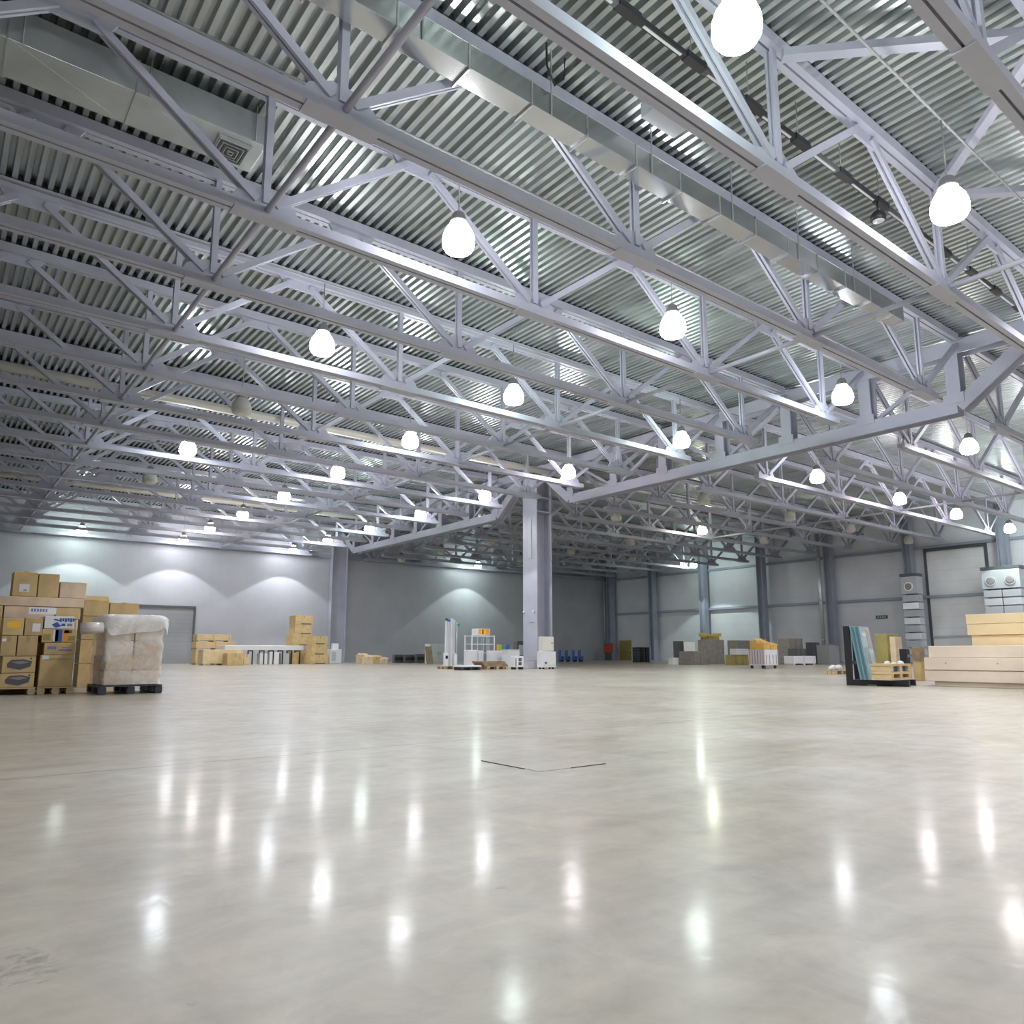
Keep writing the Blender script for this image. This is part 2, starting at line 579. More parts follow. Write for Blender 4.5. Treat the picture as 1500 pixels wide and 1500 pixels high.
NB1 = [3.87+6*i for i in range(-2, 4)]
NB2 = [27.85+6*i for i in range(5)]
tr1 = make_truss(NB1[0]-3, XG-.35, NB1, '')
K1 = list(range(-1, 17))
for i, k in enumerate(K1):
    t = tr1 if i == 0 else copy_tree(tr1)
    t.location = (0, YT(k)+(.1 if k == -1 else 0), 0)
    if i == 0:
        lab = 'grey steel roof truss at upper right corner, nearest the camera'
    elif i == len(K1)-1:
        lab = 'grey steel roof truss of the left bay, closest to the pale far wall'
    else:
        lab = 'grey steel roof truss of the left bay, %s counting away from the camera' % ORD[i]
    tag(t, lab, 'roof truss', 'roof trusses of the left bay')
tr2 = make_truss(XG+.35, XG+30.2, NB2, '')
K2 = list(range(1, 17))
for i, k in enumerate(K2):
    t = tr2 if i == 0 else copy_tree(tr2)
    t.location = (0, YT(k), 0)
    lab = 'grey steel roof truss of the right bay beyond the girder, %s from the camera' % (ORD[i] if i else 'nearest')
    tag(t, lab, 'roof truss', 'roof trusses of the right bay')

# ties between bottom chords, running away from the camera
def tie(x, k, lab, grp):
    o = MB().tube((x, .14, ZB+.10), (x, 2.86, ZB+.10), .055, 10)
    return o
for x, nm in ((3.87, 'left'), (15.87, 'middle')):
    o0 = None
    for k in range(-1 if x > 10 else 0, 16):
        if o0 is None:
            o0 = tie(x, k, '', '').build('tie_strut', STEEL)
            o = o0
        else:
            o = o0.copy(); COL.objects.link(o)
        o.location = (0, YT(k), 0)
        n = k+1 if x > 10 else k
        tag(o, 'round grey tie strut between bottom chords, %s line, %s bay from the camera' % (nm, ORD[n]), 'tie strut', 'tie struts of the %s line' % nm)
for x, k0 in ((39.85, 2),):
    o0 = None
    for i, k in enumerate(range(k0, 15)):
        if o0 is None:
            o0 = tie(x, k, '', '').build('tie_strut', STEEL); o = o0
        else:
            o = o0.copy(); COL.objects.link(o)
        o.location = (0, YT(k), 0)
        tag(o, 'round grey tie strut in the right bay trusses, %s from the camera' % ORD[i], 'tie strut', 'tie struts of the right bay')
# roof plane bracing at the upper right
prof = [(-.09, -.07), (.09, -.07), (.09, .07), (-.09, .07)]
for (a, b, lab) in (((9.85, YT(0)), (12.75, 3.0), 'thick grey roof brace running level to the right behind the top right truss'),
                    ((15.87, YT(0)), (12.95, 3.0), 'two toned grey roof brace sloping down left of the right edge lamp'),
                    ((15.9, YT(0)), (18.8, 3.0), 'grey roof brace behind the lamp at the right edge')):
    d = Vector((b[0]-a[0], b[1]-a[1], 0)).normalized()
    p0 = Vector((a[0], a[1], ZT-.10))+d*.2; p1 = Vector((b[0], b[1], ZT-.10))-d*.05
    tag(MB().extrude(prof, p0, p1).build('roof_brace', STEEL), lab, 'brace', 'roof plane braces')

# ------------------------------------------------------------------ centre girder, two spans on the column
def make_girder(label, k0, k1, ya, yb):
    g = empty('girder', label, 'girder', (XG, 0, 0), 'lattice girders on the centre column')
    P = hprof(.52, .44, .045)
    zc = 8.31
    MB().extrude(P, (0, YT(k0)+.12, zc), (0, YT(k1)-.0, zc)).build('bottom_chord', STEEL, g)
    MB().extrude(P, (0, ya, 10.22), (0, yb, 10.22)).build('top_chord', STEEL, g)
    MB().extrude(hprof(.5, .42, .045), (0, YT(k0)+.10, zc-.0), (0, ya+.35, 10.0)).build('end_diagonal', STEEL, g)
    MB().extrude(hprof(.5, .42, .045), (0, YT(k1)+.02, zc-.0), (0, yb-.35, 10.0)).build('end_diagonal', STEEL, g)
    for k in range(k0, k1+1):
        o = MB().extrude(hprof(.46, .40, .04), (0, YT(k)+.2*(k==k0), zc+.20), (0, YT(k)+.2*(k==k0), 10.02), (0, 1, 0)).build('post', STEEL, g)
        MB().box(-.285, -.262, YT(k)-.30+.2*(k==k0), YT(k)+.30+.2*(k==k0), zc+.10, zc+.42).build('gusset_plate', STEEL, g)
    for k in range(k0, k1):
        s = 1 if (k-k0) % 2 else -1
        a, b = (YT(k)+.35, YT(k+1)-.35)
        za, zb = (8.6, 9.95) if s > 0 else (9.95, 8.6)
        MB().beam((0, a, za), (0, b, zb), .12, .12).build('diagonal', STEEL, g)
    return g
make_girder('deep grey steel lattice girder crossing at right with kinked end and upright posts', 1, 7, YT(0)+.5, YT(8)-.55)
make_girder('far grey lattice girder running from centre column to the pale far wall', 9, 15, YT(8)+.55, YT(16)-.4)

# centre column
cx0, cx1, cy0, cy1 = 24.42, 25.45, 29.16, 30.30
c = empty('steel_column', 'large grey H section steel column standing alone in middle of the hall', 'column', (24.93, 29.73, 0))
ox, oy = 24.93, 29.73
MB().box(cx0-ox, cx0-ox+.06, cy0-oy, cy1-oy, .03, 9.95).build('flange', STEEL, c, bevel=.006)
MB().box(cx1-ox-.06, cx1-ox, cy0-oy, cy1-oy, .03, 9.95).build('flange', STEEL, c, bevel=.006)
MB().box(cx0-ox+.06, cx1-ox-.06, -.03, .03, .03, 9.95).build('web', STEEL, c)
MB().box(-.65, .65, -.75, .75, 0, .04).build('base_plate', STEEL2, c)
for z in (8.0, 8.75):
    MB().box(-.50, .50, -.62, .62, z, z+.06).build('bracket_plate', STEEL, c)
MB().box(-.545, -.511, -.15, .12, 5.6, 7.7).build('inspection_cover', LGREY, c)
for yy in (-.35, .45):
    MB().lathe([(.02, 0), (.05, .02), (.05, .10), (.02, .12)], (-.56, yy, 2.75), 12).build('sensor', WHITE, c)
MB().box(-.53, -.511, -.35, .0, 2.25, 2.29).build('cable_clip', GREYINK2, c)
# wall column where the girder line meets the left wall
c = empty('wall_column', 'broad grey column against the pale left wall under the girder end', 'column', (25.1, YW-.31, 0))
MB().extrude(hprof(1.3, .50, .05), (0, 0, 0), (0, 0, 10.2), (0, 1, 0)).build('column_shaft', STEEL, c)
MB().box(-.75, .75, -.29, .29, 0, .05).build('base_plate', STEEL2, c)

# columns along the right wall
wc = ['in the far corner', 'third from the far corner and unlit', 'right of the dark corner bay', 'left edge of the brightly lit bay',
      'behind the loaded white cart', 'beside the bright pipe', 'left of the tall white gate', 'behind the twin heaters at right edge']
c0 = None
for i, y in enumerate((53.6, 48, 42, 36, 30, 24, 18)):
    lab = ['dark wall column in the far right corner', 'dark grey wall column right of the small door in the far wall',
           'grey wall column left of the brightly lit wall bay', 'grey wall column right of the brightly lit wall bay',
           'grey wall column just right of the galvanised pipe', 'grey wall column beside narrow heater left of white gate',
           'grey wall column rising above the twin heater units'][i]
    if c0 is None:
        c0 = empty('wall_column', lab, 'column', (XW-.72, y, 0), 'columns along the right wall')
        MB().extrude(hprof(.56, .62, .05), (0, 0, 0), (0, 0, 10.4), (1, 0, 0)).build('column_shaft', STEEL2, c0)
        MB().box(-.40, .40, -.40, .40, 0, .05).build('base_plate', STEEL2, c0)
        c = c0
    else:
        c = copy_tree(c0)
    c.location = (XW-.72, y, 0)
    tag(c, lab, 'column', 'columns along the right wall')

# ------------------------------------------------------------------ lamps
def glow(name, col, e):
    m = bpy.data.materials.new(name)
    m.use_nodes = True
    b = m.node_tree.nodes['Principled BSDF']
    b.inputs['Base Color'].default_value = (.8, .8, .8, 1)
    b.inputs['Emission Color'].default_value = (*col, 1)
    b.inputs['Emission Strength'].default_value = e
    return m
EM = 46
TINT = {'n': (.95, .96, 1), 'g': (.84, 1, .93), 'c': (.86, .93, 1), 'w': (1, .93, .90), 'p': (1, .92, .97), 'y': (.97, 1, .78)}
GL = {k: glow('lamp_glow_'+k, v, EM) for k, v in TINT.items()}
OFFG = mat('unlit_refractor', (.62, .62, .57), .35)
HOUS = mat('lamp_housing', (.30, .29, .30), .45, .3)
globe_prof = [(.05, -.265), (.16, -.262), (.245, -.235), (.29, -.16), (.30, -.07), (.29, .03), (.255, .13), (.20, .22), (.145, .30)]
globe_me = {k: MB().lathe(globe_prof).mesh('globe', m) for k, m in list(GL.items())+[('off', OFFG)]}
house_me = MB().lathe([(.16, .295), (.165, .33), (.15, .36), (.12, .47), (.10, .50), (.04, .53), (.02, .55)], (0, 0, 0), 20).mesh('housing', HOUS)
hook_me = MB().tube((0, 0, .54), (0, 0, 1.62), .012, 8).mesh('suspension_rod', CONDUIT)
def lamp(x, y, kind, label, z=8.24, power=1.0):
    r = empty('high_bay_lamp', label, 'lamp', (x, y, z), 'high bay lamps under the roof')
    for nm, me in (('globe', globe_me[kind]), ('housing', house_me), ('suspension_rod', hook_me)):
        o = bpy.data.objects.new(nm, me); COL.objects.link(o); o.parent = r
    if kind != 'off':
        ld = bpy.data.lights.new('lamp_light', 'SPOT')
        ld.energy = 640*power; ld.spot_size = math.radians(107); ld.spot_blend = .10
        ld.shadow_soft_size = .12; ld.color = TINT[kind]
        lo = bpy.data.objects.new('lamp_light', ld); COL.objects.link(lo)
        lo.parent = r; lo.location = (0, 0, -.30)
    return r
rows = [('leftmost row', 7.0, ['g', 'n', 'n', 'off', 'c', 'off', None, None, 'g']),
        ('second row from left', 13.0, ['n', 'n', 'g', 'n', 'n', 'c', 'w', 'w', 'n']),
        ('row left of centre girder', 20.65, ['n', 'c', 'g', 'p', 'n', 'n', 'g', 'n', 'n']),
        ('row right of centre girder', 29.7, [None, 'w', 'n', 'off', 'off', 'off', 'off', 'off', 'off']),
        ('second row beyond girder', 37.3, [None, None, 'p', 'off', 'y', 'off', 'off', 'off', 'g']),
        ('third row beyond girder', 43.9, [None, None, 'p', 'off', 'off', None, 'off', None, None]),
        ('row along right wall', 51.6, [None, None, 'g', 'off', None, None, 'g', None, None])]
for rn, x, ks in rows:
    ky = [i for i, k in enumerate(ks) if k]
    for i, k in enumerate(ks):
        if not k: continue
        y = 4.55+6*i
        st = 'unlit' if k == 'off' else 'lit'
        pos = ORD[ky.index(i)]
        lamp(x, y, k, power=.8 if i == 8 else 1.0, label='%s high bay lamp, %s from camera, %s' % (st, pos, rn))
# the same rows go on behind the camera
for x, nm in ((7.0, 'leftmost row'), (13.0, 'second row from left'), (20.65, 'row left of centre girder')):
    lamp(x, -1.45, 'n', 'lit high bay lamp overhead of the camera, %s' % nm)
for x, y, q in ((1.0, 4.55, 'beside and left of the camera'), (1.0, -1.45, 'straight above the camera')):  # extra row of dimmed lamps, unseen, added to brighten the foreground floor
    lamp(x, y, 'n', 'added unseen fill lamp %s' % q, power=.55)
for x, nm in ((37.3, 'second row beyond girder'), (43.9, 'third row beyond girder'), (51.6, 'row along right wall')):  # unseen lamps added to these rows to brighten the right wall
    for y, q in ((4.55, 'outer'), (10.55, 'inner')):
        lamp(x, y, 'n', 'added unseen high bay lamp right of the frame, %s, %s' % (nm, q))

# conduits that carry the lamps, one along X over each lamp line
for i in range(9):
    y = 4.55+6*i
    lab = 'thin grey lamp conduit under the roof deck, %s from the camera' % ORD[i]
    o = MB().tube((-8, y, 9.86), (24.3, y, 9.86), .022, 8).build('lamp_conduit', CONDUIT)
    tag(o, lab, 'conduit', 'thin lamp conduits')

# ------------------------------------------------------------------ services under the roof
# galvanised rectangular duct with flanges and a dark pipe beside it
d = empty('ventilation_duct', 'long galvanised rectangular duct with flanged joints at the top centre', 'duct', (0, 8.40, 0))
MB().box(-6, 19.6, -.20, .19, 9.40, 9.80).build('duct_body', DUCTG, d, bevel=.004)
for i in range(21):
    x = -5.4+1.22*i
    MB().box(x, x+.03, -.215, .25, 9.36, 9.815).build('flange', GALV, d)
for i in range(10):
    x = -5.0+2.44*i
    MB().box(x, x+.02, -.235, -.216, 9.38, ZD).build('hanger', CONDUIT, d)
# bundles of cable lying between duct and nearest truss
tag(MB().path([(7.0, 8.05, 10.5), (7.02, 8.06, 10.1), (7.2, 8.08, 9.85), (7.42, 8.1, 10.1), (7.45, 8.1, 10.5)], .018).build('cable_loop', BLACK),
    'black cable loop hanging beside the galvanised duct', 'cable')
tag(MB().box(9.3, 10.2, 7.5, 8.1, 10.3, ZD-.01).build('junction_box', LGREY, bevel=.01), 'grey junction box under the deck beside the galvanised duct', 'junction box')

# black lighting track with spotlight
bt = empty('light_track', 'black and white lighting track running between the two nearest trusses', 'light track', (0, 6.35, 0))
for i in range(11):
    x = 5.8+1.5*i
    MB().box(x, x+1.05, -.05, .05, 9.78, 9.86).build('track_rail', BLACK if i % 2 else DARK, bt)
    MB().box(x+.1, x+.95, -.02, .02, 9.765, 9.781).build('track_strip', ALU, bt)
    MB().box(x+1.05, x+1.5, -.07, .07, 9.77, 9.88).build('track_coupler', BLACK, bt)
    MB().tube((x+1.2, 0, 9.88), (x+1.2, 0, ZD), .008, 6).build('drop_rod', CONDUIT, bt)
sp = empty('spotlight', 'small black round spotlight hanging from the lighting track', 'spotlight', (14.4, 6.35, 9.5))
MB().tube((0, 0, .05), (0, 0, .28), .02, 8).build('stem', BLACK, sp)
MB().lathe([(.06, -.13), (.14, -.12), (.15, -.02), (.10, .06), (.04, .08)], (0, 0, 0), 16).build('head', BLACK, sp)
MB().lathe([(.02, -.137), (.11, -.135), (.11, -.128), (.02, -.126)], (0, 0, 0), 16).build('lens', ALU, sp)

# big rectangular duct with a square diffuser at the upper left
d = empty('ventilation_duct', 'large grey rectangular air duct at the upper left with square diffuser', 'duct', (0, 12.97, 0))
MB().box(-11.5, 4.05, -.47, .48, 9.90, 10.47).build('duct_body', DUCTM, d, bevel=.006)
for i in range(8):
    x = -10.6+1.78*i
    MB().box(x, x+.03, -.485, .495, 9.885, 10.485).build('flange', GALV, d)
for i in range(9):
    x = -10.4+1.78*i
    for yy in (-.50, .51):
        MB().tube((x, yy, 9.9), (x, yy, ZD), .012, 6).build('hanger', CONDUIT, d)
for i in range(8):         # cross breaks pressed in the underside
    x0, x1 = -10.56+1.78*i, -8.83+1.78*i
    MB().beam((x0+.03, -.45, 9.899), (x1-.03, .46, 9.899), .012, .008).build('cross_break', DUCTM, d)
df = empty('air_diffuser', 'square louvred air diffuser under the end of the large duct', 'diffuser', (3.55, 12.97, 9.88))
fr = MB()
MB().box(-.29, .29, -.32, .32, -.03, .015).build('frame', GALV, df)
for j in range(7):
    r0 = .265-.036*j
    q = r0-.014
    z0 = -.055-.004*j
    m_ = MB()
    outer = [(-r0, -r0), (r0, -r0), (r0, r0), (-r0, r0)]
    inner = [(-q, -q), (q, -q), (q, q), (-q, q)]
    vs = [(x, y*1.1, z0) for x, y in outer]+[(x, y*1.1, z0) for x, y in inner]+[(x, y*1.1, z0+.03) for x, y in outer]+[(x, y*1.1, z0+.03) for x, y in inner]
    fs = []
    for i in range(4):
        n_ = (i+1) % 4
        fs += [(i, n_, 4+n_, 4+i), (8+i, 12+i, 12+n_, 8+n_), (i, 8+i, 8+n_, n_), (4+i, 4+n_, 12+n_, 12+i)]
    m_.add(vs, fs).build('louvre', DARK if j % 2 else GALV, df)

# pale spiral duct far back across the left bay, and pipes
tag(MB().tube((-8, 27.1, 9.55), (24.2, 27.1, 9.55), .15, 16).build('round_duct', PALE), 'pale cream round duct crossing the left bay behind the trusses', 'duct')
tag(MB().tube((-8, 44.0, 9.5), (24.2, 44.0, 9.5), .13, 16).build('round_duct', PALE), 'second pale round duct high above the far left boxes', 'duct')
tag(MB().tube((26, 27.1, 9.5), (54.5, 27.1, 9.5), .12, 12).build('round_duct', GALV), 'grey round duct crossing the right bay under the deck', 'duct')

# galvanised rain pipe on the right wall
rp = empty('drain_pipe', 'bright galvanised drain pipe running down the right wall', 'pipe', (XW-1.25, 30.55, 0))
MB().tube((0, 0, 1.15), (0, 0, 9.9), .15, 16).build('pipe_run', ALU, rp)
for z in (1.6, 4.7, 7.9):
    MB().lathe([(.15, 0), (.175, .01), (.175, .09), (.15, .10)], (0, 0, z), 16).build('collar', GALV, rp)
rp2 = MB().tube((XW-1.2, 54.05, 2.0), (XW-1.2, 54.05, 8.5), .05, 10).build('drain_pipe', LGREY)
tag(rp2, 'thin grey pipe running down the far corner above the red cabinet', 'pipe')

# heater units on the right wall
def heater(y0, y1, label, fans):
    h = empty('air_heater', label, 'heater', (XW-1.75, (y0+y1)/2, 0), 'tall air heaters by the right wall')
    w = (y1-y0)/2
    MB().box(-.45, .45, -w, w, 4.75, 5.95).build('fan_cabinet', LGREY, h, bevel=.02)
    MB().box(-.47, .47, -w-.03, w+.03, 5.96, 6.16).build('top_hood', DARK, h, bevel=.02)
    n = fans
    for i in range(n):
        cy = -w+(2*w)*(i+.5)/n
        MB().tube((-.52, cy, 5.25), (-.45, cy, 5.25), .30, 20).build('fan_ring', ALU, h)
        MB().tube((-.545, cy, 5.25), (-.52, cy, 5.25), .18, 16, .24).build('fan_hub', GREYINK2, h)
    for j in range(9):
        for i in range(n):
            a = -w+2*w*i/n
            MB().box(-.40, .40, a+.02, a+2*w/n-.02, .05+.52*j, .51+.52*j).build('filter_section', ALU if j % 2 else LGREY, h, bevel=.03)
    return h
heater(16.8, 18.95, 'twin grey air heater cabinet with two round fans at right wall', 2)
heater(22.95, 24.05, 'narrow grey air heater stack left of the tall white gate', 1)

# exit sign
s = empty('exit_sign', 'small dark green sign on right wall above the leaning teal sheets', 'sign', (XW-.02, 26.55, 3.33))
MB().box(-.05, .015, -.42, .42, -.12, .12).build('sign_plate', SIGNG, s)
for j, (a, b) in enumerate(((.30, .18), (.12, .02), (-.04, -.14), (-.20, -.30))):
    MB().box(-.056, -.0495, b, a, -.05, .05).build('sign_mark', GREEN_GREY, s)

# red hydrant cabinet in the far corner
x0, x1, y0, y1, z0, z1 = deep(878, 890, 942, 70.5, .5)
h = empty('hydrant_cabinet', 'red fire hydrant cabinet standing in the far dark corner', 'cabinet', (53.2, 52.6, 0))
MB().box(-.35, .35, -.3, .3, .75, 1.65).build('cabinet_body', RED, h, bevel=.015)
MB().box(-.3, .3, -.325, -.301, .82, 1.58).build('door', RED, h)
MB().box(-.25, .25, -.2, .2, 0, .75).build('stand', DARK, h)

# floor hatch
hp = empty('floor_hatch', 'square concrete filled hatch flush in the floor with thin dark edges', 'hatch', (3.31, 3.90, 0))
MB().box(-.27, .27, -.29, .30, .0005, .002).build('hatch_plate', FLOORM, hp)
MB().plate([(-.282, -.15), (-.274, -.15), (-.272, .31), (-.286, .31)], 'Z', .0005, .005).build('hatch_edge', DARK, hp)
MB().plate([(-.02, -.302), (.28, -.306), (.28, -.294), (-.02, -.296)], 'Z', .0005, .005).build('hatch_edge', DARK, hp)

# ------------------------------------------------------------------ goods
def sticker(parent, x0, x1, y, z0, z1, m, name='paper_label', lab=None, t=.004):
    o = MB().box(x0, x1, y-t, y-.0005, z0, z1).build(name, m, parent)
    if lab: o['label'] = lab
    return o

def carton(label, b, m=CARD, tape=True, group=None, gap=.006, name='cardboard_box', cat='box', flaps=False):
    """cardboard box with seams; b = x0,x1,y0,y1,z0,z1"""
    x0, x1, y0, y1, z0, z1 = b
    x0 += gap; x1 -= gap; z1 -= .003
    cx, cy = (x0+x1)/2, (y0+y1)/2
    r = empty(name, label, cat, (cx, cy, z0), group)
    w, d, h = (x1-x0)/2, (y1-y0)/2, z1-z0
    MB().box(-w, w, -d, d, .002, h-(.004 if flaps else .002)).build('carton_body', m, r, bevel=min(.008, h*.06))
    if tape:
        tw = min(.03, w*.3)
        o = MB().plate([(-d-.0015, h*.68), (-d+.004, h*.68), (-d+.004, h-.006), (d-.004, h-.006), (d-.004, h*.68), (d+.0015, h*.68), (d+.0015, h+.0005), (-d-.0015, h+.0005)], 'X', -tw, tw)
        o.build('tape_strip', TAPE, r)
    if flaps:
        MB().add([(-w, -d, h), (w, -d, h), (w, -d+.16, h+.10), (-w, -d+.16, h+.10), (-w, -d, h-.006), (w, -d, h-.006), (w, -d+.165, h+.094), (-w, -d+.165, h+.094)],
                 [(0,1,2,3), (7,6,5,4), (0,4,5,1), (1,5,6,2), (2,6,7,3), (3,7,4,0)]).build('top_flap', m, r)
        MB().add([(w, -d, h), (w, d, h), (w+.14, d, h+.05), (w+.14, -d, h+.05), (w, -d, h-.006), (w, d, h-.006), (w+.14, d, h+.044), (w+.14, -d, h+.044)],
                 [(0,1,2,3), (7,6,5,4), (0,4,5,1), (1,5,6,2), (2,6,7,3), (3,7,4,0)]).build('top_flap', m, r)
    r['half'] = w
    return r, w, d, h

def pallet(label, x0, x1, y0, y1, m=WOOD2, h=.14, nb=6, group='pallets on the floor', z=0, cat='pallet', rz=0, along='X'):
    r = empty('pallet', label, cat, ((x0+x1)/2, (y0+y1)/2, z), group, rz)
    w, d = (x1-x0)/2, (y1-y0)/2
    t = .022
    for i in range(nb):
        c = -d+2*d*(i+.5)/nb
        bw = 2*d/nb*.40
        MB().box(-w, w, c-bw, c+bw, h-t, h).build('deck_board', m, r)
    for i in range(3):
        xx = (-w+.06, 0, w-.06)[i]
        MB().box(xx-.05, xx+.05, -d, d, h-2*t, h-t-.0005).build('stringer_board', m, r)
        for j in range(3):
            yy = (-d+.07, 0, d-.07)[j]
            MB().box(xx-.06, xx+.06, yy-.065, yy+.065, t, h-2*t-.0005).build('block', m, r)
        MB().box(xx-.05, xx+.05, -d, d, 0, t-.0005).build('bottom_board', m, r)
    return r

def rect(pl, pr, pt, pb, Y, dep, z0=None, z1=None):
    xa, za = on_y(pl, pb, Y); xb, zb = on_y(pr, pt, Y)
    return [xa, xb, Y, Y+dep, z0 if z0 is not None else za, z1 if z1 is not None else zb]

# --- near left pile of cartons on a pallet (front plane Y = 15.6)
YF = 15.6
GP = 'cartons of the near left pile'
pallet('pale wooden pallet under the near left pile of cartons', on_y(2, 1010, YF)[0]-1.1, on_y(52, 1010, YF)[0], YF, YF+.68, WOOD, .125)
pallet('pale wooden pallet under the tall carton beside the wrapped load', on_y(54, 1010, YF)[0], on_y(108, 1010, YF)[0], YF, YF+.68, WOOD, .125)
zp = .126
def stack(spec, Y, dep, z):
    """cartons of one column from bottom up: (pl, pr, top pixel, label, material)"""
    out = []
    for pl, pr, pt, lab, m, tape in spec:
        b = rect(pl, pr, pt, 0, Y, dep, z, None)
        xa, _ = on_y(pl, 950, Y); xb, _ = on_y(pr, 950, Y)
        b[0], b[1] = xa, xb
        out.append(carton(lab, b, m, tape, GP)+(b,))
        z = b[5]
    return out, z
A, za = stack([(4, 55, 985.5, 'carton with dark speaker picture at bottom of near left pile', CARD, False),
               (5, 55, 961, 'carton with dark speaker picture, second from the pallet', CARD, False)], YF, .62, zp)
for i, (r, w, d, h, b) in enumerate(A):
    # printed picture of a dark appliance: an angled body with a lighter front
    cz = h*.52
    MB().plate([(-.18, cz+.01), (-.12, cz+.075), (.06, cz+.085), (.19, cz+.05), (.17, cz-.04), (.02, cz-.095), (-.17, cz-.055)], 'Y', -d-.003, -d-.0005).build('printed_picture', GREYINK, r)
    MB().plate([(-.13, cz+.04), (.05, cz+.06), (.15, cz+.035), (.02, cz+.0)], 'Y', -d-.0045, -d-.0031).build('printed_highlight', GREYINK2, r)
    sticker(r, w-.09, w-.06, -d, h-.05, h-.025, GREYINK, 'printed_mark')
B2, zb2 = stack([(24.5, 55, 931, 'plain carton right of centre in third layer of near left pile', CARD3, True)], YF, .55, za)
B1, _ = stack([(0, 24, 931, 'plain carton at left edge in third layer of near left pile', CARD3, True)], YF, .55, za)
sticker(B1[0][0], -.10, -.04, -B1[0][2], B1[0][3]-.10, B1[0][3]-.05, PAPER, 'paper_label')
C1, zc1 = stack([(0, 32, 905, 'carton with bright yellow label in upper near left pile', CARD, False)], YF, .5, zb2)
r, w, d, h, b = C1[0]
sticker(r, -w+.06, w-.04, -d, h*.42, h*.78, YELLOW, 'yellow_label', 'bright yellow label')
C2, zc2 = stack([(32.5, 60, 905, 'carton with small white label right of the yellow labelled one', CARD3, False)], YF, .5, zb2)
r, w, d, h, b = C2[0]
sticker(r, -.02, .10, -d, h*.22, h*.68, PAPER)
# column by the gap
Dd, zd = stack([(60, 110.5, 959, 'large tan carton standing on pallet beside the wrapped load', CARD, False),
                (64, 111, 941.5, 'flat carton with purple printed lines on the large tan carton', CARD, False),
                (59, 111, 921.5, 'carton with blue and orange printed panels', CARD, False),
                (61, 106, 903, 'white carton with blue diamond mark and letters', PAPER, False)], YF, .6, zp)
r, w, d, h, b = Dd[0]
MB().box(-w+.06, w-.04, -d-.003, -d-.0005, h-.10, h-.055).build('tape_strip', CARD3, r)
sticker(r, -w+.03, -w+.13, -d, h-.075, h-.005, PAPER)
r, w, d, h, b = Dd[1]
sticker(r, -w+.05, -.06, -d, h*.45, h*.70, PURPLE, 'printed_lines'); sticker(r, -.02, w-.06, -d, h*.30, h*.46, PURPLE, 'printed_lines')
sticker(r, .02, w-.1, -d, h*.55, h*.62, GREYINK2, 'printed_lines')
r, w, d, h, b = Dd[2]
sticker(r, -w+.17, -w+.25, -d, h*.1, h*.92, PAPER, 'printed_panel')
sticker(r, -w+.20, -w+.31, -d, h*.06, h*.96, INK, 'printed_panel'); sticker(r, -w+.32, -w+.41, -d, h*.08, h*.98, ORANGE, 'printed_panel')
sticker(r, w-.20, w-.08, -d, h*.70, h*.92, GREYINK, 'printed_mark'); sticker(r, -w+.02, -w+.13, -d, h*.15, h*.62, OLIVE, 'printed_panel')
sticker(r, w-.13, w-.02, -d, h*.15, h*.5, OLIVE, 'printed_panel')
r, w, d, h, b = Dd[3]
MB().plate([(-.12, h*.32), (-.05, h*.02+.01), (.03, h*.22), (-.04, h*.55)], 'Y', -d-.0035, -d-.0005).build('printed_diamond', INK, r)
MB().plate([(-.10, h*.70), (.0, h*.60), (.02, h*.68), (-.08, h*.80)], 'Y', -d-.0035, -d-.0005).build('printed_diamond', INK, r)
for q in range(6):
    sticker(r, .0+.04*q, .03+.04*q, -d, h*.55+.012*(q % 2), h*.86, INK, 'printed_letter')
sticker(r, .03, .09, -d, h*.22, h*.42, INK, 'printed_mark'); sticker(r, .12, .20, -d, h*.22, h*.42, GREYINK2, 'printed_mark')
# second rank, behind and higher
YB = 16.3
zr = on_y(50, 906, YB)[1]
base_b = (on_y(2, 950, YB)[0]-.5, on_y(120, 950, YB)[0]-.12, YB, YB+.7, 0, zr*.5)
carton('wide brown carton at the back of near left pile, bottom one', base_b, CARD3, True, GP)
carton('wide brown carton at the back of near left pile, carrying the upper rank', (base_b[0], base_b[1], YB, YB+.7, zr*.5, zr), CARD3, True, GP)
def bx(pl, pr, zt_px, Y, dep, z):
    return (on_y(pl, 890, Y)[0], on_y(pr, 890, Y)[0], Y, Y+dep, z, on_y((pl+pr)/2, zt_px, Y)[1])
b = bx(6, 81, 888, YB, .6, zr)
r, w, d, h = carton('long carton with white and purple sticker in the upper rank', b, CARDPINK, False, GP)
sticker(r, -.02, .42, -d, h*.38, h*.95, PAPER)
for q in range(6):
    sticker(r, .02+.045*q, .05+.045*q, -d-.003, h*.58, h*.82, PURPLE, 'printed_letter')
z2 = b[5]
b = bx(81.5, 119, 888, YB, .6, zr)
carton('short carton beside the sticker carton in the upper rank', (b[0], b[1], b[2], b[3], b[4], z2), CARD, False, GP)
b = bx(-14, 5, 888, YB, .6, zr)
carton('short carton at the left frame edge in the upper rank', (b[0], b[1], b[2], b[3], b[4], z2), CARD, False, GP)
b = bx(-16, 123, 874, YB-.02, .62, z2)
carton('very long flat carton lying across the upper rank', b, CARDPINK, False, GP)
z3 = b[5]
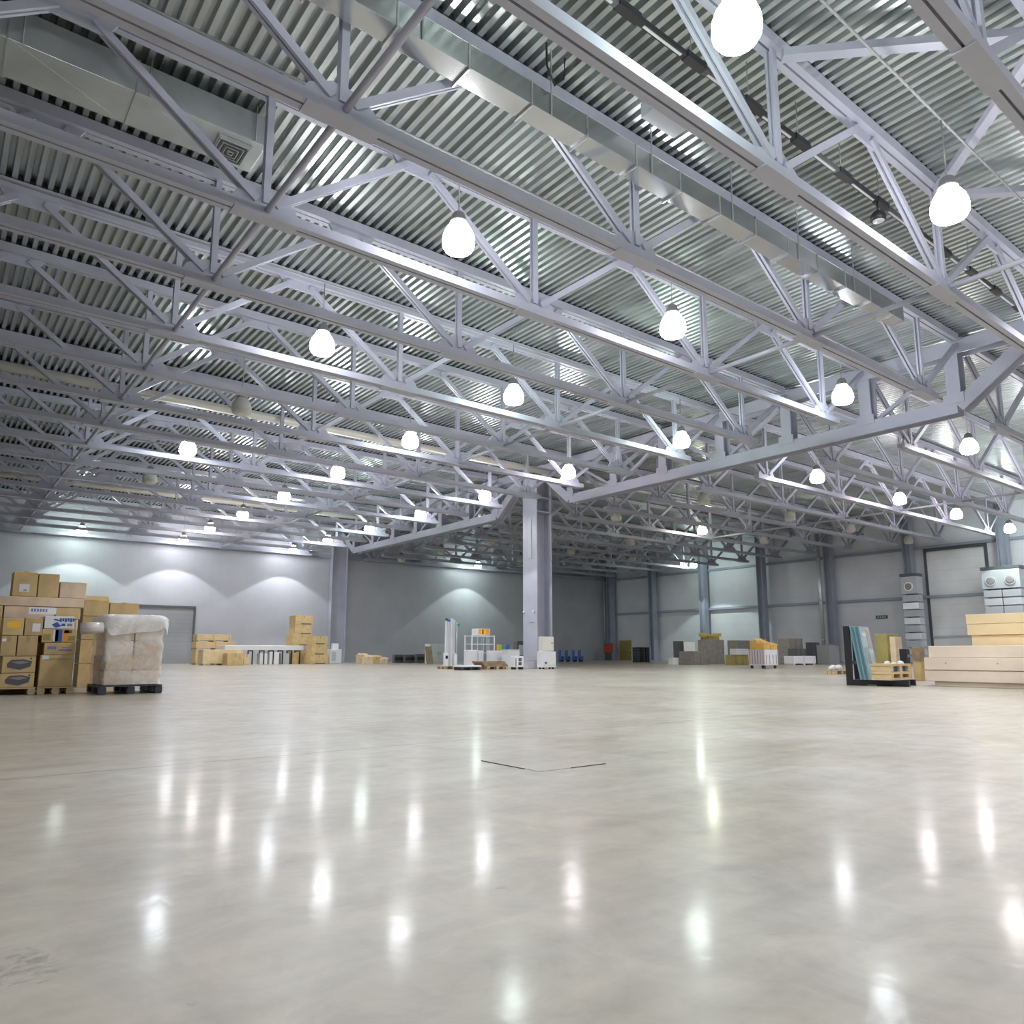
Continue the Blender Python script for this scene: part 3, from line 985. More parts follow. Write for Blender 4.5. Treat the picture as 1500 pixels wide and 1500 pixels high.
for pl, pr, pt, lab, m, st in ((15, 52, 837, 'topmost carton with white label on the near left pile', CARD, True),
                               (52.5, 84, 840, 'topmost plain carton in the middle of the near left pile', CARD, False),
                               (85, 125, 852.5, 'topmost pinkish carton at right end of near left pile', CARDPINK, False)):
    b = bx(pl, pr, pt, YB+.02, .5, z3)
    r, w, d, h = carton(lab, b, m, False, GP)
    if st:
        sticker(r, -w+.10, w-.12, -d, h*.18, h*.50, PAPER)
        sticker(r, -.02, w-.16, -d-.003, h*.22, h*.28, GREYINK2, 'printed_mark')
        sticker(r, -w+.12, -w+.24, -d, h*.62, h*.70, CARD3, 'printed_mark')
    if not st and m is CARD:
        sticker(r, w*.1, w*.22, -d, h*.86, h*.94, YTAPE, 'strap_end')
    if st:
        MB().box(-.03, .04, -d-.004, d+.004, h-.005, h+.012).build('strap', YTAPE, r)
# carton rank behind the wrapped load
YC = 18.2
zq = on_y(160, 903, YC)[1]
for i, (pl, pr, pt, lab, fl_) in enumerate(((122, 160, 879, 'carton with lifted flap behind the wrapped load', True), (160.5, 204, 883, 'tan carton right of the lifted flap one behind wrapped load', False))):
    xa = on_y(pl, 890, YC)[0]; xb = on_y(pr, 890, YC)[0]
    n = 3
    for j in range(n):
        carton('hidden brown carton under the ones behind wrapped load, %s layer %s' % (ORD[j], ('left', 'right')[i]), (xa, xb, YC, YC+.6, zq*j/n, zq*(j+1)/n), CARD3, True, GP)
    b = (xa, xb, YC, YC+.6, zq, on_y((pl+pr)/2, pt, YC)[1])
    r, w, d, h = carton(lab, b, CARD, False, GP, flaps=fl_)
    MB().box(-.03, .03, -d-.004, d+.004, h-.03, h+.01).build('strap', YTAPE, r)

# --- wrapped pallet load
YP = 14.75
X0, X1 = on_y(147, 1000, YP)[0], on_y(238, 1000, YP)[0]
PY1 = YP+1.22
pallet('dark plastic pallet under the film wrapped load', X0-.02, X1+.0, YP-.02, PY1, RUBBER, .155, 5)
zt = on_y(190, 908, YP)[1]
nx, ny, nz = 2, 2, 4
hz = (zt-.10-.157)/nz
for k in range(nz):
    for i in range(nx):
        for j in range(ny):
            ww = (X1-X0-.10)/nx; dd = (PY1-YP-.10)/ny
            x0 = X0+.05+i*ww+random.uniform(-.012, .012); y0 = YP+.05+j*dd
            m = random.choice((CARDPALE, CARD2, CARDPALE, CARDPINK))
            carton('carton inside the clear film, %s layer, %s %s' % (ORD[k], ('front', 'back')[j], ('left', 'right')[i]),
                   (x0+.002, x0+ww-.002, y0+.004, y0+dd-.004, .157+k*hz, .157+(k+1)*hz), m, (k+i) % 2 == 0, 'cartons under the stretch film')
def film():
    mb = MB()
    nu, nv = 60, 26
    cx, cy = (X0+X1)/2, (YP+PY1)/2
    w, d = (X1-X0)/2-.005, (PY1-YP)/2-.01
    P = []
    per = []
    for i in range(nu):
        t = 2*PI*i/nu
        c, s = math.cos(t), math.sin(t)
        e = .16
        per.append((math.copysign(abs(c)**e, c), math.copysign(abs(s)**e, s)))
    rnd = random.Random(3)
    rows_ = []
    for j in range(nv+1):
        f = j/nv
        z = .17+(zt-.03-.17)*f
        row = []
        for (c, s) in per:
            bul = .007*math.sin(9*f*PI+3*c)+.008*math.sin(17*f+7*s+5*c)+rnd.uniform(-.003, .003)
            if f > .86: bul += .05*(f-.86)/.14
            row.append((cx+c*(w+bul), cy+s*(d+bul), z+rnd.uniform(-.008, .008)*(0 < j < nv)))
        rows_.append(row)
    mb.side = len(rows_)-1
    # rounded, rumpled cap
    for q, (sc, dz) in enumerate(((1.0, .05), (.90, .085), (.70, .10), (.40, .105), (.12, .10))):
        rows_.append([(cx+c*(w+.05)*sc, cy+s*(d+.05)*sc, zt-.03+dz+rnd.uniform(-.018, .018)) for (c, s) in per])
    vs = [p for r in rows_ for p in r]
    fs = []
    for j in range(len(rows_)-1):
        for i in range(nu):
            fs.append((j*nu+i, j*nu+(i+1) % nu, (j+1)*nu+(i+1) % nu, (j+1)*nu+i))
    fs.append(tuple((len(rows_)-1)*nu+i for i in range(nu)))
    mb.add(vs, fs, True)
    return mb
fm = film().build('stretch_film', FILM); tag(fm, 'clear glossy stretch film wrapped round the pallet of cartons', 'film wrap')
def cap():
    mb = MB(); rnd = random.Random(8); nu = 48
    cx, cy = (X0+X1)/2, (YP+PY1)/2
    w, d = (X1-X0)/2+.05, (PY1-YP)/2+.05
    rows_ = []
    for q, (sc, z) in enumerate(((1.0, zt-.20), (1.02, zt-.08), (1.01, zt+.02), (.95, zt+.07), (.8, zt+.09), (.5, zt+.095), (.15, zt+.09))):
        row = []
        for i in range(nu):
            t = 2*PI*i/nu; c, s_ = math.cos(t), math.sin(t)
            row.append((cx+math.copysign(abs(c)**.22, c)*w*sc, cy+math.copysign(abs(s_)**.22, s_)*d*sc,
                        z+rnd.uniform(-.015, .015)+(.07*math.sin(5*t+1) if q == 0 else 0)))
        rows_.append(row)
    vs = [p for r in rows_ for p in r]
    fs = [(j*nu+i, j*nu+(i+1) % nu, (j+1)*nu+(i+1) % nu, (j+1)*nu+i) for j in range(len(rows_)-1) for i in range(nu)]
    fs.append(tuple((len(rows_)-1)*nu+i for i in range(nu)))
    return mb.add(vs, fs, True)
cap().build('top_sheet', FILMW, fm)
# white sheet roll tucked under the film, sticking out left at the top
tag(MB().tube((X0-.36, YP+.06, zt-.17), (X0-.02, YP+.06, zt-.14), .10, 16).build('film_roll', mat('film_roll', (.66, .62, .60), .3)), 'pale roll sticking out left from the top of the wrapped load', 'roll')

# --- along the far left wall
def crate(label, b, m=WOOD, group=None, boards=3):
    x0, x1, y0, y1, z0, z1 = b
    r = empty('wooden_crate', label, 'crate', ((x0+x1)/2, (y0+y1)/2, z0), group)
    w, d, h = (x1-x0)/2, (y1-y0)/2, z1-z0
    sk = min(.09, h*.15)
    MB().box(-w, w, -d, d, sk, h).build('crate_body', m, r, bevel=.012)
    for i in range(3):
        xx = (-w+.12, 0, w-.12)[i]
        MB().box(xx-.06, xx+.06, -d, d, 0, sk-.001).build('skid', m, r)
    for i in range(boards):
        xx = -w+.05+(2*w-.10)*i/max(1, boards-1)
        MB().box(xx-.05, xx+.05, -d-.03, -d-.001, sk, h-.01).build('batten', m, r)
    return r
YL = 48.5
GC = 'long crates by the left wall'
def far(pl, pr, pt, Y, dep, z0, pb=None):
    return (on_y(pl, 960, Y)[0], on_y(pr, 960, Y)[0], Y, Y+dep, z0, on_y((pl+pr)/2, pt, Y)[1])
b1 = far(286, 346, 951.5, YL, 1.0, 0); crate('long pale crate at bottom of stack right of roller gate', b1, WOOD, GC)
b2 = far(286, 345, 940, YL, 1.0, b1[5]); crate('long pale crate in middle of stack right of roller gate', b2, WOOD, GC)
b3 = far(287, 337, 929.5, YL, 1.0, b2[5]); crate('long pale crate on top of stack right of roller gate', b3, WOOD, GC)
b4 = far(297, 356, 951.5, 45.7, 1.0, 0); crate('pale crate standing before the long crate stack', b4, PANEL2, GC)
b5 = far(333, 357, 957, 44.6, .8, 0); carton('orange brown carton in front of the crates by the left wall', b5, CARD, True)
b6 = far(357.5, 366, 958, 45.9, .6, 0); carton('narrow pale carton leaning at right of the long crates', b6, CARD2, True)
# long white table on trestles
ty = 47.0
tx0, tx1 = on_y(329, 950, ty)[0], on_y(466, 950, ty)[0]
zt1, zt0 = on_y(400, 945.5, ty)[1], on_y(400, 952.5, ty)[1]
tb = empty('work_table', 'long white topped table on black frames along the left wall', 'table', ((tx0+tx1)/2, ty+.5, 0))
W2 = (tx1-tx0)/2
MB().box(-W2, W2, -.5, .5, zt0, zt1).build('tabletop', WHITE, tb, bevel=.02)
for fx in (-.62, -.42, -.18, .02, .22, .42, .6):
    x = fx*W2
    MB().plate([(-.45, 0), (-.38, 0), (-.38, zt0-.08), (.38, zt0-.08), (.38, 0), (.45, 0), (.45, zt0-.001), (-.45, zt0-.001)], 'X', x-.03, x+.03).build('trestle_frame', BLACK, tb)
bw = far(381, 392, 957, ty+.1, .6, 0); carton('white carton under the long table, left one', bw, PAPER, False, 'cartons under the long table')
bw = far(395, 409, 955, ty+.1, .6, 0); carton('white carton under the long table, middle one', bw, PAPER, False, 'cartons under the long table')
bw = far(412, 424, 957, ty+.1, .6, 0); carton('pale grey carton under the long table, right one', bw, LGREY, False, 'cartons under the long table')
bw = far(427, 437, 956, ty+.1, .6, 0); carton('brown carton under the right end of the long table', bw, CARD3, False, 'cartons under the long table')
# carton towers right of the table
GT = 'carton towers by the left wall'
z = 0
for pl, pr, pt, lab, m in ((428, 456, 946, 'carton at bottom of tall tower behind the long table', CARD3), (427, 456, 929, 'large carton second up in tall tower behind long table', CARD),
                           (430.5, 456, 915, 'carton third up in tall tower behind long table', CARD), (430.5, 456.5, 901.5, 'topmost carton of tall tower behind long table', CARD)):
    b = far(pl, pr, pt, 48.6, 1.1, z); r, w, d, h = carton(lab, b, m, True, GT); z = b[5]
    if z > 1.2: sticker(r, -.2, w-.1, -d, .02, .09, GREYINK, 'printed_lines')
z = 0
for pl, pr, pt, lab in ((455, 481, 959, 'carton at bottom of short tower beside the wall column'), (456.5, 479, 944, 'carton in middle of short tower beside the wall column'),
                        (457, 479.5, 932, 'topmost carton of short tower beside the wall column')):
    b = far(pl, pr, pt, 45.8, 1.0, z); r, w, d, h = carton(lab, b, CARD, True, GT); z = b[5]
    sticker(r, -.3, w-.2, -d, .02, .08, GREYINK, 'printed_lines')
pc = empty('white_cabinet', 'white office machine with tall back panel beside the wall column', 'machine', (on_y(492, 960, 47)[0], 47.4, 0))
MB().box(-.42, .42, -.4, .4, .03, .95).build('cabinet_body', WHITE, pc, bevel=.02)
MB().box(0.0, .42, .1, .4, .952, 1.35).build('back_panel', WHITE, pc, bevel=.02)
MB().box(-.3, .0, -.41, -.401, .2, .8).build('front_door', LGREY, pc)

# --- middle of the hall, before the dark far wall
def dbox(name, label, cat, pl, pr, pt, D, m, r=.7, z0=0., group=None, bevel=.015, front=True):
    b = deep(pl, pr, pt, D, r, z0)
    e = empty(name, label, cat, ((b[0]+b[1])/2, (b[2]+b[3])/2, z0), group)
    w, d, h = (b[1]-b[0])/2, (b[3]-b[2])/2, b[5]-z0
    MB().box(-w, w, -d, d, 0, h).build('cabinet_body' if 'cabinet' in name else 'body', m, e, bevel=bevel)
    return e, w, d, h, b
GL2 = 'open cartons left of the dark crates'
for pl, pr, pt, lab, m in ((520, 536, 959, 'pale open carton at left end of the low pile before dark wall', CARD2), (529, 545, 962, 'small pale carton in front in the low pile before dark wall', CARD2),
                           (543, 556, 962, 'middle pale carton of the low pile before the dark wall', CARD), (555, 567, 965, 'rightmost low carton of pile before the dark wall', CARD2)):
    b = deep(pl, pr, pt, {520: 51, 529: 48.5, 543: 50, 555: 50}[pl], .6)
    carton(lab, b, m, True, GL2, flaps=True)
for pl, pr, pt, lab in ((574, 589, 959, 'left dark crate of the low row by the dark far wall'), (589.5, 606, 959, 'middle dark crate of the low row by the dark far wall'), (607, 622, 958, 'right dark crate of the low row by the dark far wall')):
    e, w, d, h, b = dbox('dark_crate', lab, 'crate', pl, pr, pt, 54.5, DARK, .5, 0, 'dark crates by the far wall')
    MB().box(-w, w, -d-.03, -d-.001, h*.3, h*.7).build('side_rail', BLACK, e)
# grey double door cabinet
e, w, d, h, b = dbox('storage_cabinet', 'grey green double door cabinet behind the upright aluminium profiles', 'cabinet', 621, 654, 943, 51, GREEN_GREY, .45)
for s in (-1, 1):
    o = MB().box(min(s*.02, s*(w-.03)), max(s*.02, s*(w-.03)), -d-.025, -d-.001, .08, h-.05).build('door', GREEN_GREY, e, bevel=.008)
    MB().box(s*.08-.015, s*.08+.015, -d-.05, -d-.026, h*.45, h*.58).build('door_handle', DARK, o)
tag(MB().add([(0,0,0), (.5,0,0), (.5,.25,1.15), (0,.25,1.15), (0,.05,0), (.5,.05,0), (.5,.30,1.15), (0,.30,1.15)], [(0,1,2,3), (7,6,5,4), (0,4,5,1), (1,5,6,2), (2,6,7,3), (3,7,4,0)]).build('leaning_board', BROWN, None, (deep(622, 632, 953, 49.5)[0], deep(622, 632, 953, 49.5)[2], 0)),
    'dark brown board leaning in front of the grey green cabinet', 'board')
# pallets in the middle
GPM = 'low pallets in the middle of the hall'
DM = 33.5
b = deep(638, 676, 975, DM, .8); pallet('low pallet under the upright aluminium profiles', b[0], b[1], b[2], b[3], WOOD2, .14, 6, GPM); PA = b
b = deep(664, 703, 975, DM-2.0, .6); pallet('low pallet carrying the flat white sheet', b[0], b[1], b[2], b[3], RUBBER, .13, 6, GPM)
tag(MB().box(b[0]-.03, b[1]+.03, b[2]-.03, b[3]+.03, .131, .20).build('white_sheet', WHITE, bevel=.01), 'flat white sheet lying on a low pallet in mid hall', 'sheet')
b = deep(697, 744, 975, DM-.4, .7); pallet('low pallet carrying the stack of brown boards', b[0], b[1], b[2], b[3], WOOD2, .14, 6, GPM); PB = b
b = PB
for i in range(4):
    o = MB().box(b[0]-.1-.05*i, b[1]-.06*i, b[2]+.02, b[3], .142+.055*i, .195+.055*i).build('brown_board', BROWN, bevel=.004)
    tag(o, 'wide brown board lying in mid hall stack, %s from the bottom' % ORD[i], 'board', 'brown boards on the low pallet')
# upright aluminium profiles
for i, (px, pt, m, lab) in enumerate(((653.5, 905.5, WHITE, 'leftmost tall white upright profile with blue cap standing on pallet'), (657, 907, ALU, 'second tall upright profile with blue cap standing on pallet'),
                                      (661.5, 906, WHITE, 'third tall white upright profile standing on pallet'), (664.5, 908, ALU, 'rightmost tall upright profile standing on pallet'))):
    b = deep(px-1.6, px+1.6, pt, DM+.6, 1.0)
    e = empty('upright_profile', lab, 'profile', (b[0], b[2], .141), 'tall upright profiles on the pallet')
    MB().extrude([(-.045,-.045), (-.015,-.045), (-.015,-.025), (.015,-.025), (.015,-.045), (.045,-.045), (.045,.045), (-.045,.045)], (0,0,0), (0,0,b[5]-.26), (0,1,0)).build('profile_bar', m, e)
    MB().box(-.048, .048, -.048, .048, b[5]-.259, b[5]-.141).build('end_cap', BLUE if i < 2 else ALU, e, bevel=.01)
b = deep(667, 671, 911, DM+.6, 1.0)
fe = empty('flag_pole', 'thin pole with small green tag beside the upright profiles', 'pole', (b[0], b[2], .141))
MB().tube((0, 0, 0), (0, 0, b[5]-.16), .012, 8).build('pole_rod', ALU, fe)
MB().box(.012, .16, -.01, .01, b[5]-.34, b[5]-.22).build('green_tag', GREEN, fe)
e, w, d, h, b = dbox('control_unit', 'small white unit with dark window beside the upright profiles', 'unit', 649, 656.5, 956, DM-.4, WHITE, .8, .141)
MB().box(-w*.7, w*.7, -d-.012, -d-.001, h*.55, h*.78).build('window', BLACK, e)
e, w, d, h, b = dbox('control_unit', 'grey box standing right of the upright profiles on pallet', 'unit', 662, 669.5, 957, DM-.2, LGREY, .8, .141)
MB().box(-w*.8, w*.8, -d-.012, -d-.001, h*.1, h*.9).build('door_panel', WHITE, e)
# mesh shelving with box
b = deep(680, 723, 930, 37, .45)
sh = empty('wire_shelf', 'white wire shelf unit in mid hall behind the white cabinets', 'shelf', ((b[0]+b[1])/2, (b[2]+b[3])/2, 0))
w, d, h = (b[1]-b[0])/2, (b[3]-b[2])/2, b[5]
for sx in (-1, 1):
    for sy in (-1, 1):
        MB().box(sx*w-.025, sx*w+.025, sy*d-.025, sy*d+.025, 0, h).build('post', WHITE, sh)
for z in (.25, h*.45, h*.72, h-.05):
    MB().box(-w+.026, w-.026, -d, d, z-.02, z+.02).build('shelf_board', WHITE, sh)
for i in range(1, 4):
    MB().box(-w+2*w*i/4-.012, -w+2*w*i/4+.012, -d-.012, -d-.001, .3, h-.08).build('upright_wire', WHITE, sh)
    MB().box(-w+2*w*i/4-.012, -w+2*w*i/4+.012, d+.001, d+.012, .3, h-.08).build('upright_wire', WHITE, sh)
b2_ = deep(694, 721, 920.5, 37.1, .5, h+.001)
r = empty('printed_box', 'white box with orange printed front on top of the wire shelf', 'box', ((b2_[0]+b2_[1])/2, (b[2]+b[3])/2, h+.001))
w_, h_ = (b2_[1]-b2_[0])/2, b2_[5]-h
MB().box(-w_, w_, -.2, .2, 0, h_).build('carton_body', WHITE, r, bevel=.01)
MB().box(-w_+.14, w_-.05, -.204, -.2005, .03, h_-.02).build('printed_panel', ORANGE, r)
MB().box(-w_+.26, w_-.24, -.2075, -.2045, .06, h_-.06).build('printed_mark', YELLOW, r)
MB().box(-.05, .02, -.2075, -.2045, .06, h_-.05).build('printed_mark', RED, r)
# white cabinets
GW = 'white cabinets in mid hall'
for pl, pr, pt, D, lab, r_ in ((679, 698, 952, 35, 'left white cabinet under the wire shelf', .6), (696, 708, 953, 35.6, 'lilac white cabinet right of the left one under the shelf', .9),
                               (713, 737, 953, 35.4, 'broad white cabinet in front of the shelf, double fronted', .35), (735, 761, 952, 35.0, 'white cabinet just left of the column with green top', .7)):
    e, w, d, h, b = dbox('white_cabinet', lab, 'cabinet', pl, pr, pt, D, WHITE, r_, 0, GW)
    n = 2 if pl == 713 else 1
    for i in range(n):
        a0 = -w+2*w*i/n+.02; a1 = -w+2*w*(i+1)/n-.02
        MB().box(a0, a1, -d-.018, -d-.001, .08, h-.04).build('door', WHITE, e, bevel=.006)
    if pl == 735: MB().box(-w-.02, w+.02, -d-.02, d+.02, h+.001, h+.03).build('cabinet_top', GREEN_GREY, e)
e, w, d, h, b = dbox('white_cabinet', 'small white cabinet with dark two pane window left of column', 'cabinet', 748, 767, 961, 33.0, WHITE, .5, .10, GW)
for q in (0, 1):
    MB().box(-w*.1, w*.55, -d-.012, -d-.001, h*(.18+.36*q), h*(.46+.36*q)).build('window', DARK, e)
MB().box(-w*.8, -w*.55, -d-.012, -d-.001, h*.1, h*.8).build('slot_panel', GREYINK2, e)
for sx in (-1, 1):
    for sy in (-1, 1):
        MB().box(sx*(w-.06)-.05, sx*(w-.06)+.05, sy*(d-.06)-.05, sy*(d-.06)+.05, -.10, -.001).build('foot', BLACK, e)
e, w, d, h, b = dbox('grey_chest', 'plain grey chest at the left foot of the centre column', 'chest', 766, 787, 967, 34.5, LGREY, .6, 0)
MB().box(-w-.01, w+.01, -d-.01, d+.01, h+.001, h+.05).build('lid', LGREY, e, bevel=.01)
e, w, d, h, b = dbox('white_machine', 'large white cabinet machine at the right foot of the centre column', 'machine', 787, 815, 954.5, 33.6, WHITE, .55, .08)
MB().box(-w+.04, w-.04, -d-.015, -d-.001, .1, h-.06).build('front_panel', WHITE, e, bevel=.006)
MB().box(-w+.08, -w+.22, -d-.022, -d-.016, .16, .24).build('badge', GREYINK, e)
for sx in (-1, 1):
    for sy in (-1, 1):
        MB().lathe([(.03, -.08), (.05, -.07), (.05, -.02), (.03, -.001)], (sx*(w-.1), sy*(d-.1), 0), 10).build('castor', BLACK, e)
htop = .08+h
e, w, d, h, b = dbox('cream_cabinet', 'cream cabinet standing on top of the white machine by the column', 'cabinet', 789, 812, 932.5, 33.9, CREAM, .5, htop+.001)
MB().box(-w+.03, w-.03, -d-.015, -d-.001, .05, h-.05).build('door', CREAM, e, bevel=.006)
MB().box(w-.18, w-.06, -d-.03, -d-.016, h*.55, h*.60).build('door_handle', GREYINK2, e)
e, w, d, h, b = dbox('dark_frame_machine', 'dark framed machine left of the column behind white cabinets', 'machine', 752, 769, 939, 39.5, DARK, .6)
MB().box(-w*.6, w*.6, -d-.015, -d-.001, h*.45, h*.85).build('screen', GREEN_GREY, e)
for i, (pl, pr, pt, m, lab) in enumerate(((727, 735, 944, YEL, 'yellow bundle on shelves behind the white cabinets'), (735, 742, 947, GREEN, 'green bundle behind the white cabinets'), (741, 747, 944, BLUE, 'blue bundle behind the white cabinets'))):
    e, w, d, h, b = dbox('goods_bundle', lab, 'bundle', pl, pr, pt, 38.5, m, .8)
# blue trolleys far right of the column
for i, (pl, pr, pt) in enumerate(((818, 827, 960), (828, 836, 959), (838, 846, 961), (847, 855, 958))):
    b = deep(pl, pr, 966, 62, .8)
    e = empty('blue_trolley', 'small blue trolley by the dark far wall, %s right of the column' % ORD[i], 'trolley', ((b[0]+b[1])/2, (b[2]+b[3])/2, 0), 'blue trolleys by the far wall')
    w, d = (b[1]-b[0])/2, (b[3]-b[2])/2
    MB().box(-w, w, -d, d, .14, .45).build('platform', BLUE, e, bevel=.02)
    MB().box(-w, -w+.05, -d, d, .452, .95).build('push_bar', BLUE, e)
    for sx in (-1, 1):
        for sy in (-1, 1):
            MB().tube((sx*(w-.08), sy*(d-.08)-.03, .07), (sx*(w-.08), sy*(d-.08)+.03, .07), .069, 10).build('wheel', BLACK, e)

# --- along the right wall
DR = 47.0
for i in range(6):
    b = deep(928, 954, 948, 58, .5)
    h0 = (b[5])/6
    pallet('dark pallet of the stack near the small far door, %s from floor' % ORD[i], b[0], b[1], b[2], b[3], RUBBER, h0-.004, 5, 'dark pallets stacked by the far wall', z=h0*i)
GR = 'grey crates along the right wall'
def rcrate(pl, pr, pt, D, m, lab, r_=.6, z0=0, slats=True):
    e, w, d, h, b = dbox('packing_crate', lab, 'crate', pl, pr, pt, D, m, r_, z0, GR)
    if slats:
        for s in (-.85, 0, .85):
            MB().box(s*w-.05, s*w+.05, -d-.025, -d-.001, .02, h-.02).build('batten', m, e)
    return b
z1 = rcrate(999, 1045, 954, 46, GREYBOARD, 'large grey brown crate at left of the right wall goods')[5]
rcrate(1027, 1067, 937, 48.6, GREYBOARD, 'grey brown crate set behind and above the large one', .6, 0)
rcrate(988, 1003, 939, 50, DARK, 'tall dark crate left of the white panel by right wall', .8, 0)
tag(MB().box(*(lambda b: (b[0], b[1], b[2], b[2]+.06, z1+.002, b[5]))(deep(1002, 1022, 940.5, 47, .05)[:6])).build('white_board', WHITE, bevel=.01), 'white board standing on the large grey brown crate', 'panel')
b = deep(980, 999, 963.5, 46.5, .5); r, w, d, h = carton('low white flat box left of the large grey brown crate', b, PAPER, False, None)
# yellow folded scaffold on top
b = deep(1028, 1064, 927, 48.8, .5)
zt_ = deep(1027, 1067, 937, 48.6, .6)[5]
e = empty('scaffold_part', 'yellow folded scaffold lying on top of the rear grey crate', 'scaffold', ((b[0]+b[1])/2, b[2]+.4, zt_+.001))
w = (b[1]-b[0])/2
MB().box(-w*.8, w*.8, -.3, .3, 0, .22).build('plank_stack', OLIVE, e, bevel=.02)
MB().box(-w, w, -.34, -.28, .222, .34).build('side_rail', YEL, e)
MB().box(-w, w, .28, .34, .222, .34).build('side_rail', YEL, e)
for s in (-1, 1):
    MB().box(s*w*1.0-.04, s*w*1.0+.04, -.34, .34, .342, .44).build('end_bracket', YEL, e)
# grey sheet stacks
for i, (pl, pr, pt, D, m, lab) in enumerate(((1066, 1106, 959, 45, OLIVE, 'low brown yellow crate left of the cart'), (1070, 1107, 938, 50, GREYBOARD, 'grey crate with white sheets right of rear crate'),
                                             (1146, 1185, 935, 47.5, GREYBOARD, 'grey brown crate right of the cart by right wall'), (1158, 1187, 950, 46, DARK, 'dark crate in front of grey crate right of cart'),
                                             (1184, 1206, 941, 50, DARK, 'dark tall crate between cart and grey block'))):
    rcrate(pl, pr, pt, D, m, lab, .5)
for i in range(3):
    b = deep(1078, 1108, 953-4*i, 44.6, .4)
    tag(MB().box(b[0], b[1], b[2]+.3, b[3]+.3, 0.62+.12*i, .72+.12*i).build('white_sheet', WHITE, bevel=.01), 'white sheet lying left of the cart, %s from bottom' % ORD[i], 'sheet', 'white sheets left of the cart')
b = deep(1152, 1208, 961, 44.5, .25); crate('long low white crate by the right wall', b, WHITE, None, 3)
e, w, d, h, b = dbox('grey_block', 'plain dark grey block below the galvanised pipe', 'block', 1203, 1237, 945.5, 47.5, GREYBOX, .7)
MB().box(-w-.01, w+.01, -d-.01, d+.01, h+.001, h+.04).build('lid', GREYBOX, e)
# white mesh cart with orange boxes
b = deep(1103, 1146, 951.5, 34.5, .8, .16)
ct = empty('mesh_cart', 'white mesh cart on castors loaded with orange cartons', 'cart', ((b[0]+b[1])/2, (b[2]+b[3])/2, 0))
w, d, h = (b[1]-b[0])/2, (b[3]-b[2])/2, b[5]
MESHW = mat('pink_white_board', (.62, .54, .54), .5)
MB().box(-w, w, -d, d, .16, .20).build('base_tray', ALU, ct)
for nm, bb in (('side_panel', (-w, -w+.02, -d, d)), ('side_panel', (w-.02, w, -d, d)), ('front_panel', (-w+.021, w-.021, -d, -d+.02)), ('rear_panel', (-w+.021, w-.021, d-.02, d))):
    MB().box(*bb, .201, h).build(nm, MESHW if nm == 'side_panel' else WHITE, ct)
for i in range(6):
    y = -d+2*d*(i+.5)/6
    MB().box(-w-.014, -w-.001, y-.02, y+.02, .22, h-.02).build('mesh_bar', GREYINK2, ct)
for i in range(4):
    x = -w+2*w*(i+.5)/4
    MB().box(x-.015, x+.015, -d-.012, -d-.001, .22, h*.72).build('mesh_bar', GREYINK2, ct)
for sx in (-1, 1):
    for sy in (-1, 1):
        MB().tube((sx*(w-.1), sy*(d-.1)-.03, .075), (sx*(w-.1), sy*(d-.1)+.03, .075), .074, 12).build('castor', BLACK, ct)
ORC = mat('orange_card', (.66, .40, .10), .7, 0, .1, 4)
for (xa, xb_, ya_, yb_, hh, lab) in ((-1.0, -.06, -.98, .10, .30, 'orange open carton on the cart, left one'), (.0, 1.0, -.98, .10, .22, 'orange flat carton on the cart, right one'),
                                (-.75, .55, .16, .98, .42, 'orange tall carton on the cart, rear one')):
    px_, py_ = ct.location.x, ct.location.y
    carton(lab, (px_+xa*w, px_+xb_*w, py_+ya_*d, py_+yb_*d, h+.002, h+hh), ORC, True, 'orange cartons on the cart', flaps=True)

# --- low pallet with wrapped bits, right middle
b = deep(1211, 1252, 984, 25.5, .5)
pallet('low pallet with shiny wrapped bundles right of centre', b[0], b[1], b[2], b[3], WOOD2, .13, 6, 'pallets at the right')
for i in range(4):
    x = b[0]+(b[1]-b[0])*(.15+.22*i)
    o = MB().lathe([(.03, 0), (.10, .01), (.115, .06), (.10, .11), (.06, .15), (.02, .155)], (0, 0, 0), 14).build('wrapped_bundle', mat('clear_wrap', (.66, .68, .70), .2), None, (x, (b[2]+b[3])/2+.05*(i % 2), .131))
    o.scale = (1.1, .9, 1+.2*(i % 2))
    tag(o, 'shiny wrapped bundle on low pallet, %s from left' % ORD[i], 'bundle', 'wrapped bundles on the low pallet')

# --- black glass rack with leaning teal sheets
DK = 17.0
b = deep(1238, 1333, 917, DK, .5)
rk = empty('glass_rack', 'black L shaped steel rack holding leaning teal sheets', 'rack', (0, 0, 0))
s = FOC/DK
def gpt(px, D, z=0.):
    bb = (px-750)*D*math.cos(PITCH)/FOC
    return Vector((FW[0]*D+RT[0]*bb, FW[1]*D+RT[1]*bb, z))
pL = gpt(1242, DK)
aa = YAW-math.radians(126)
ux = Vector((math.cos(aa), math.sin(aa), 0)); uy = Vector((-ux.y, ux.x, 0))
rk.location = pL; rk.rotation_euler = (0, 0, math.atan2(ux.y, ux.x))
Lr = 1.20
hr = deep(1238, 1333, 917, DK, .01)[5]
for yy in (0.0, .85):
    MB().box(-.06, .07, yy-.06, yy+.06, .0, hr).build('upright_post', BLACK, rk, bevel=.006)
    MB().box(.071, Lr, yy-.06, yy+.06, .03, .13).build('base_beam', BLACK, rk, bevel=.006)
    for xx in (.15, Lr*.55, Lr-.2):
        MB().box(xx-.1, xx+.2, yy-.07, yy+.07, 0, .029).build('foot', BLACK, rk)
MB().box(-.05, .06, .061, .789, hr*.35, hr*.35+.08).build('cross_bar', BLACK, rk)
MB().box(-.05, .06, .061, .789, hr-.12, hr-.04).build('cross_bar', BLACK, rk)
MB().box(.68, .78, .061, .789, .04, .12).build('cross_bar', BLACK, rk)
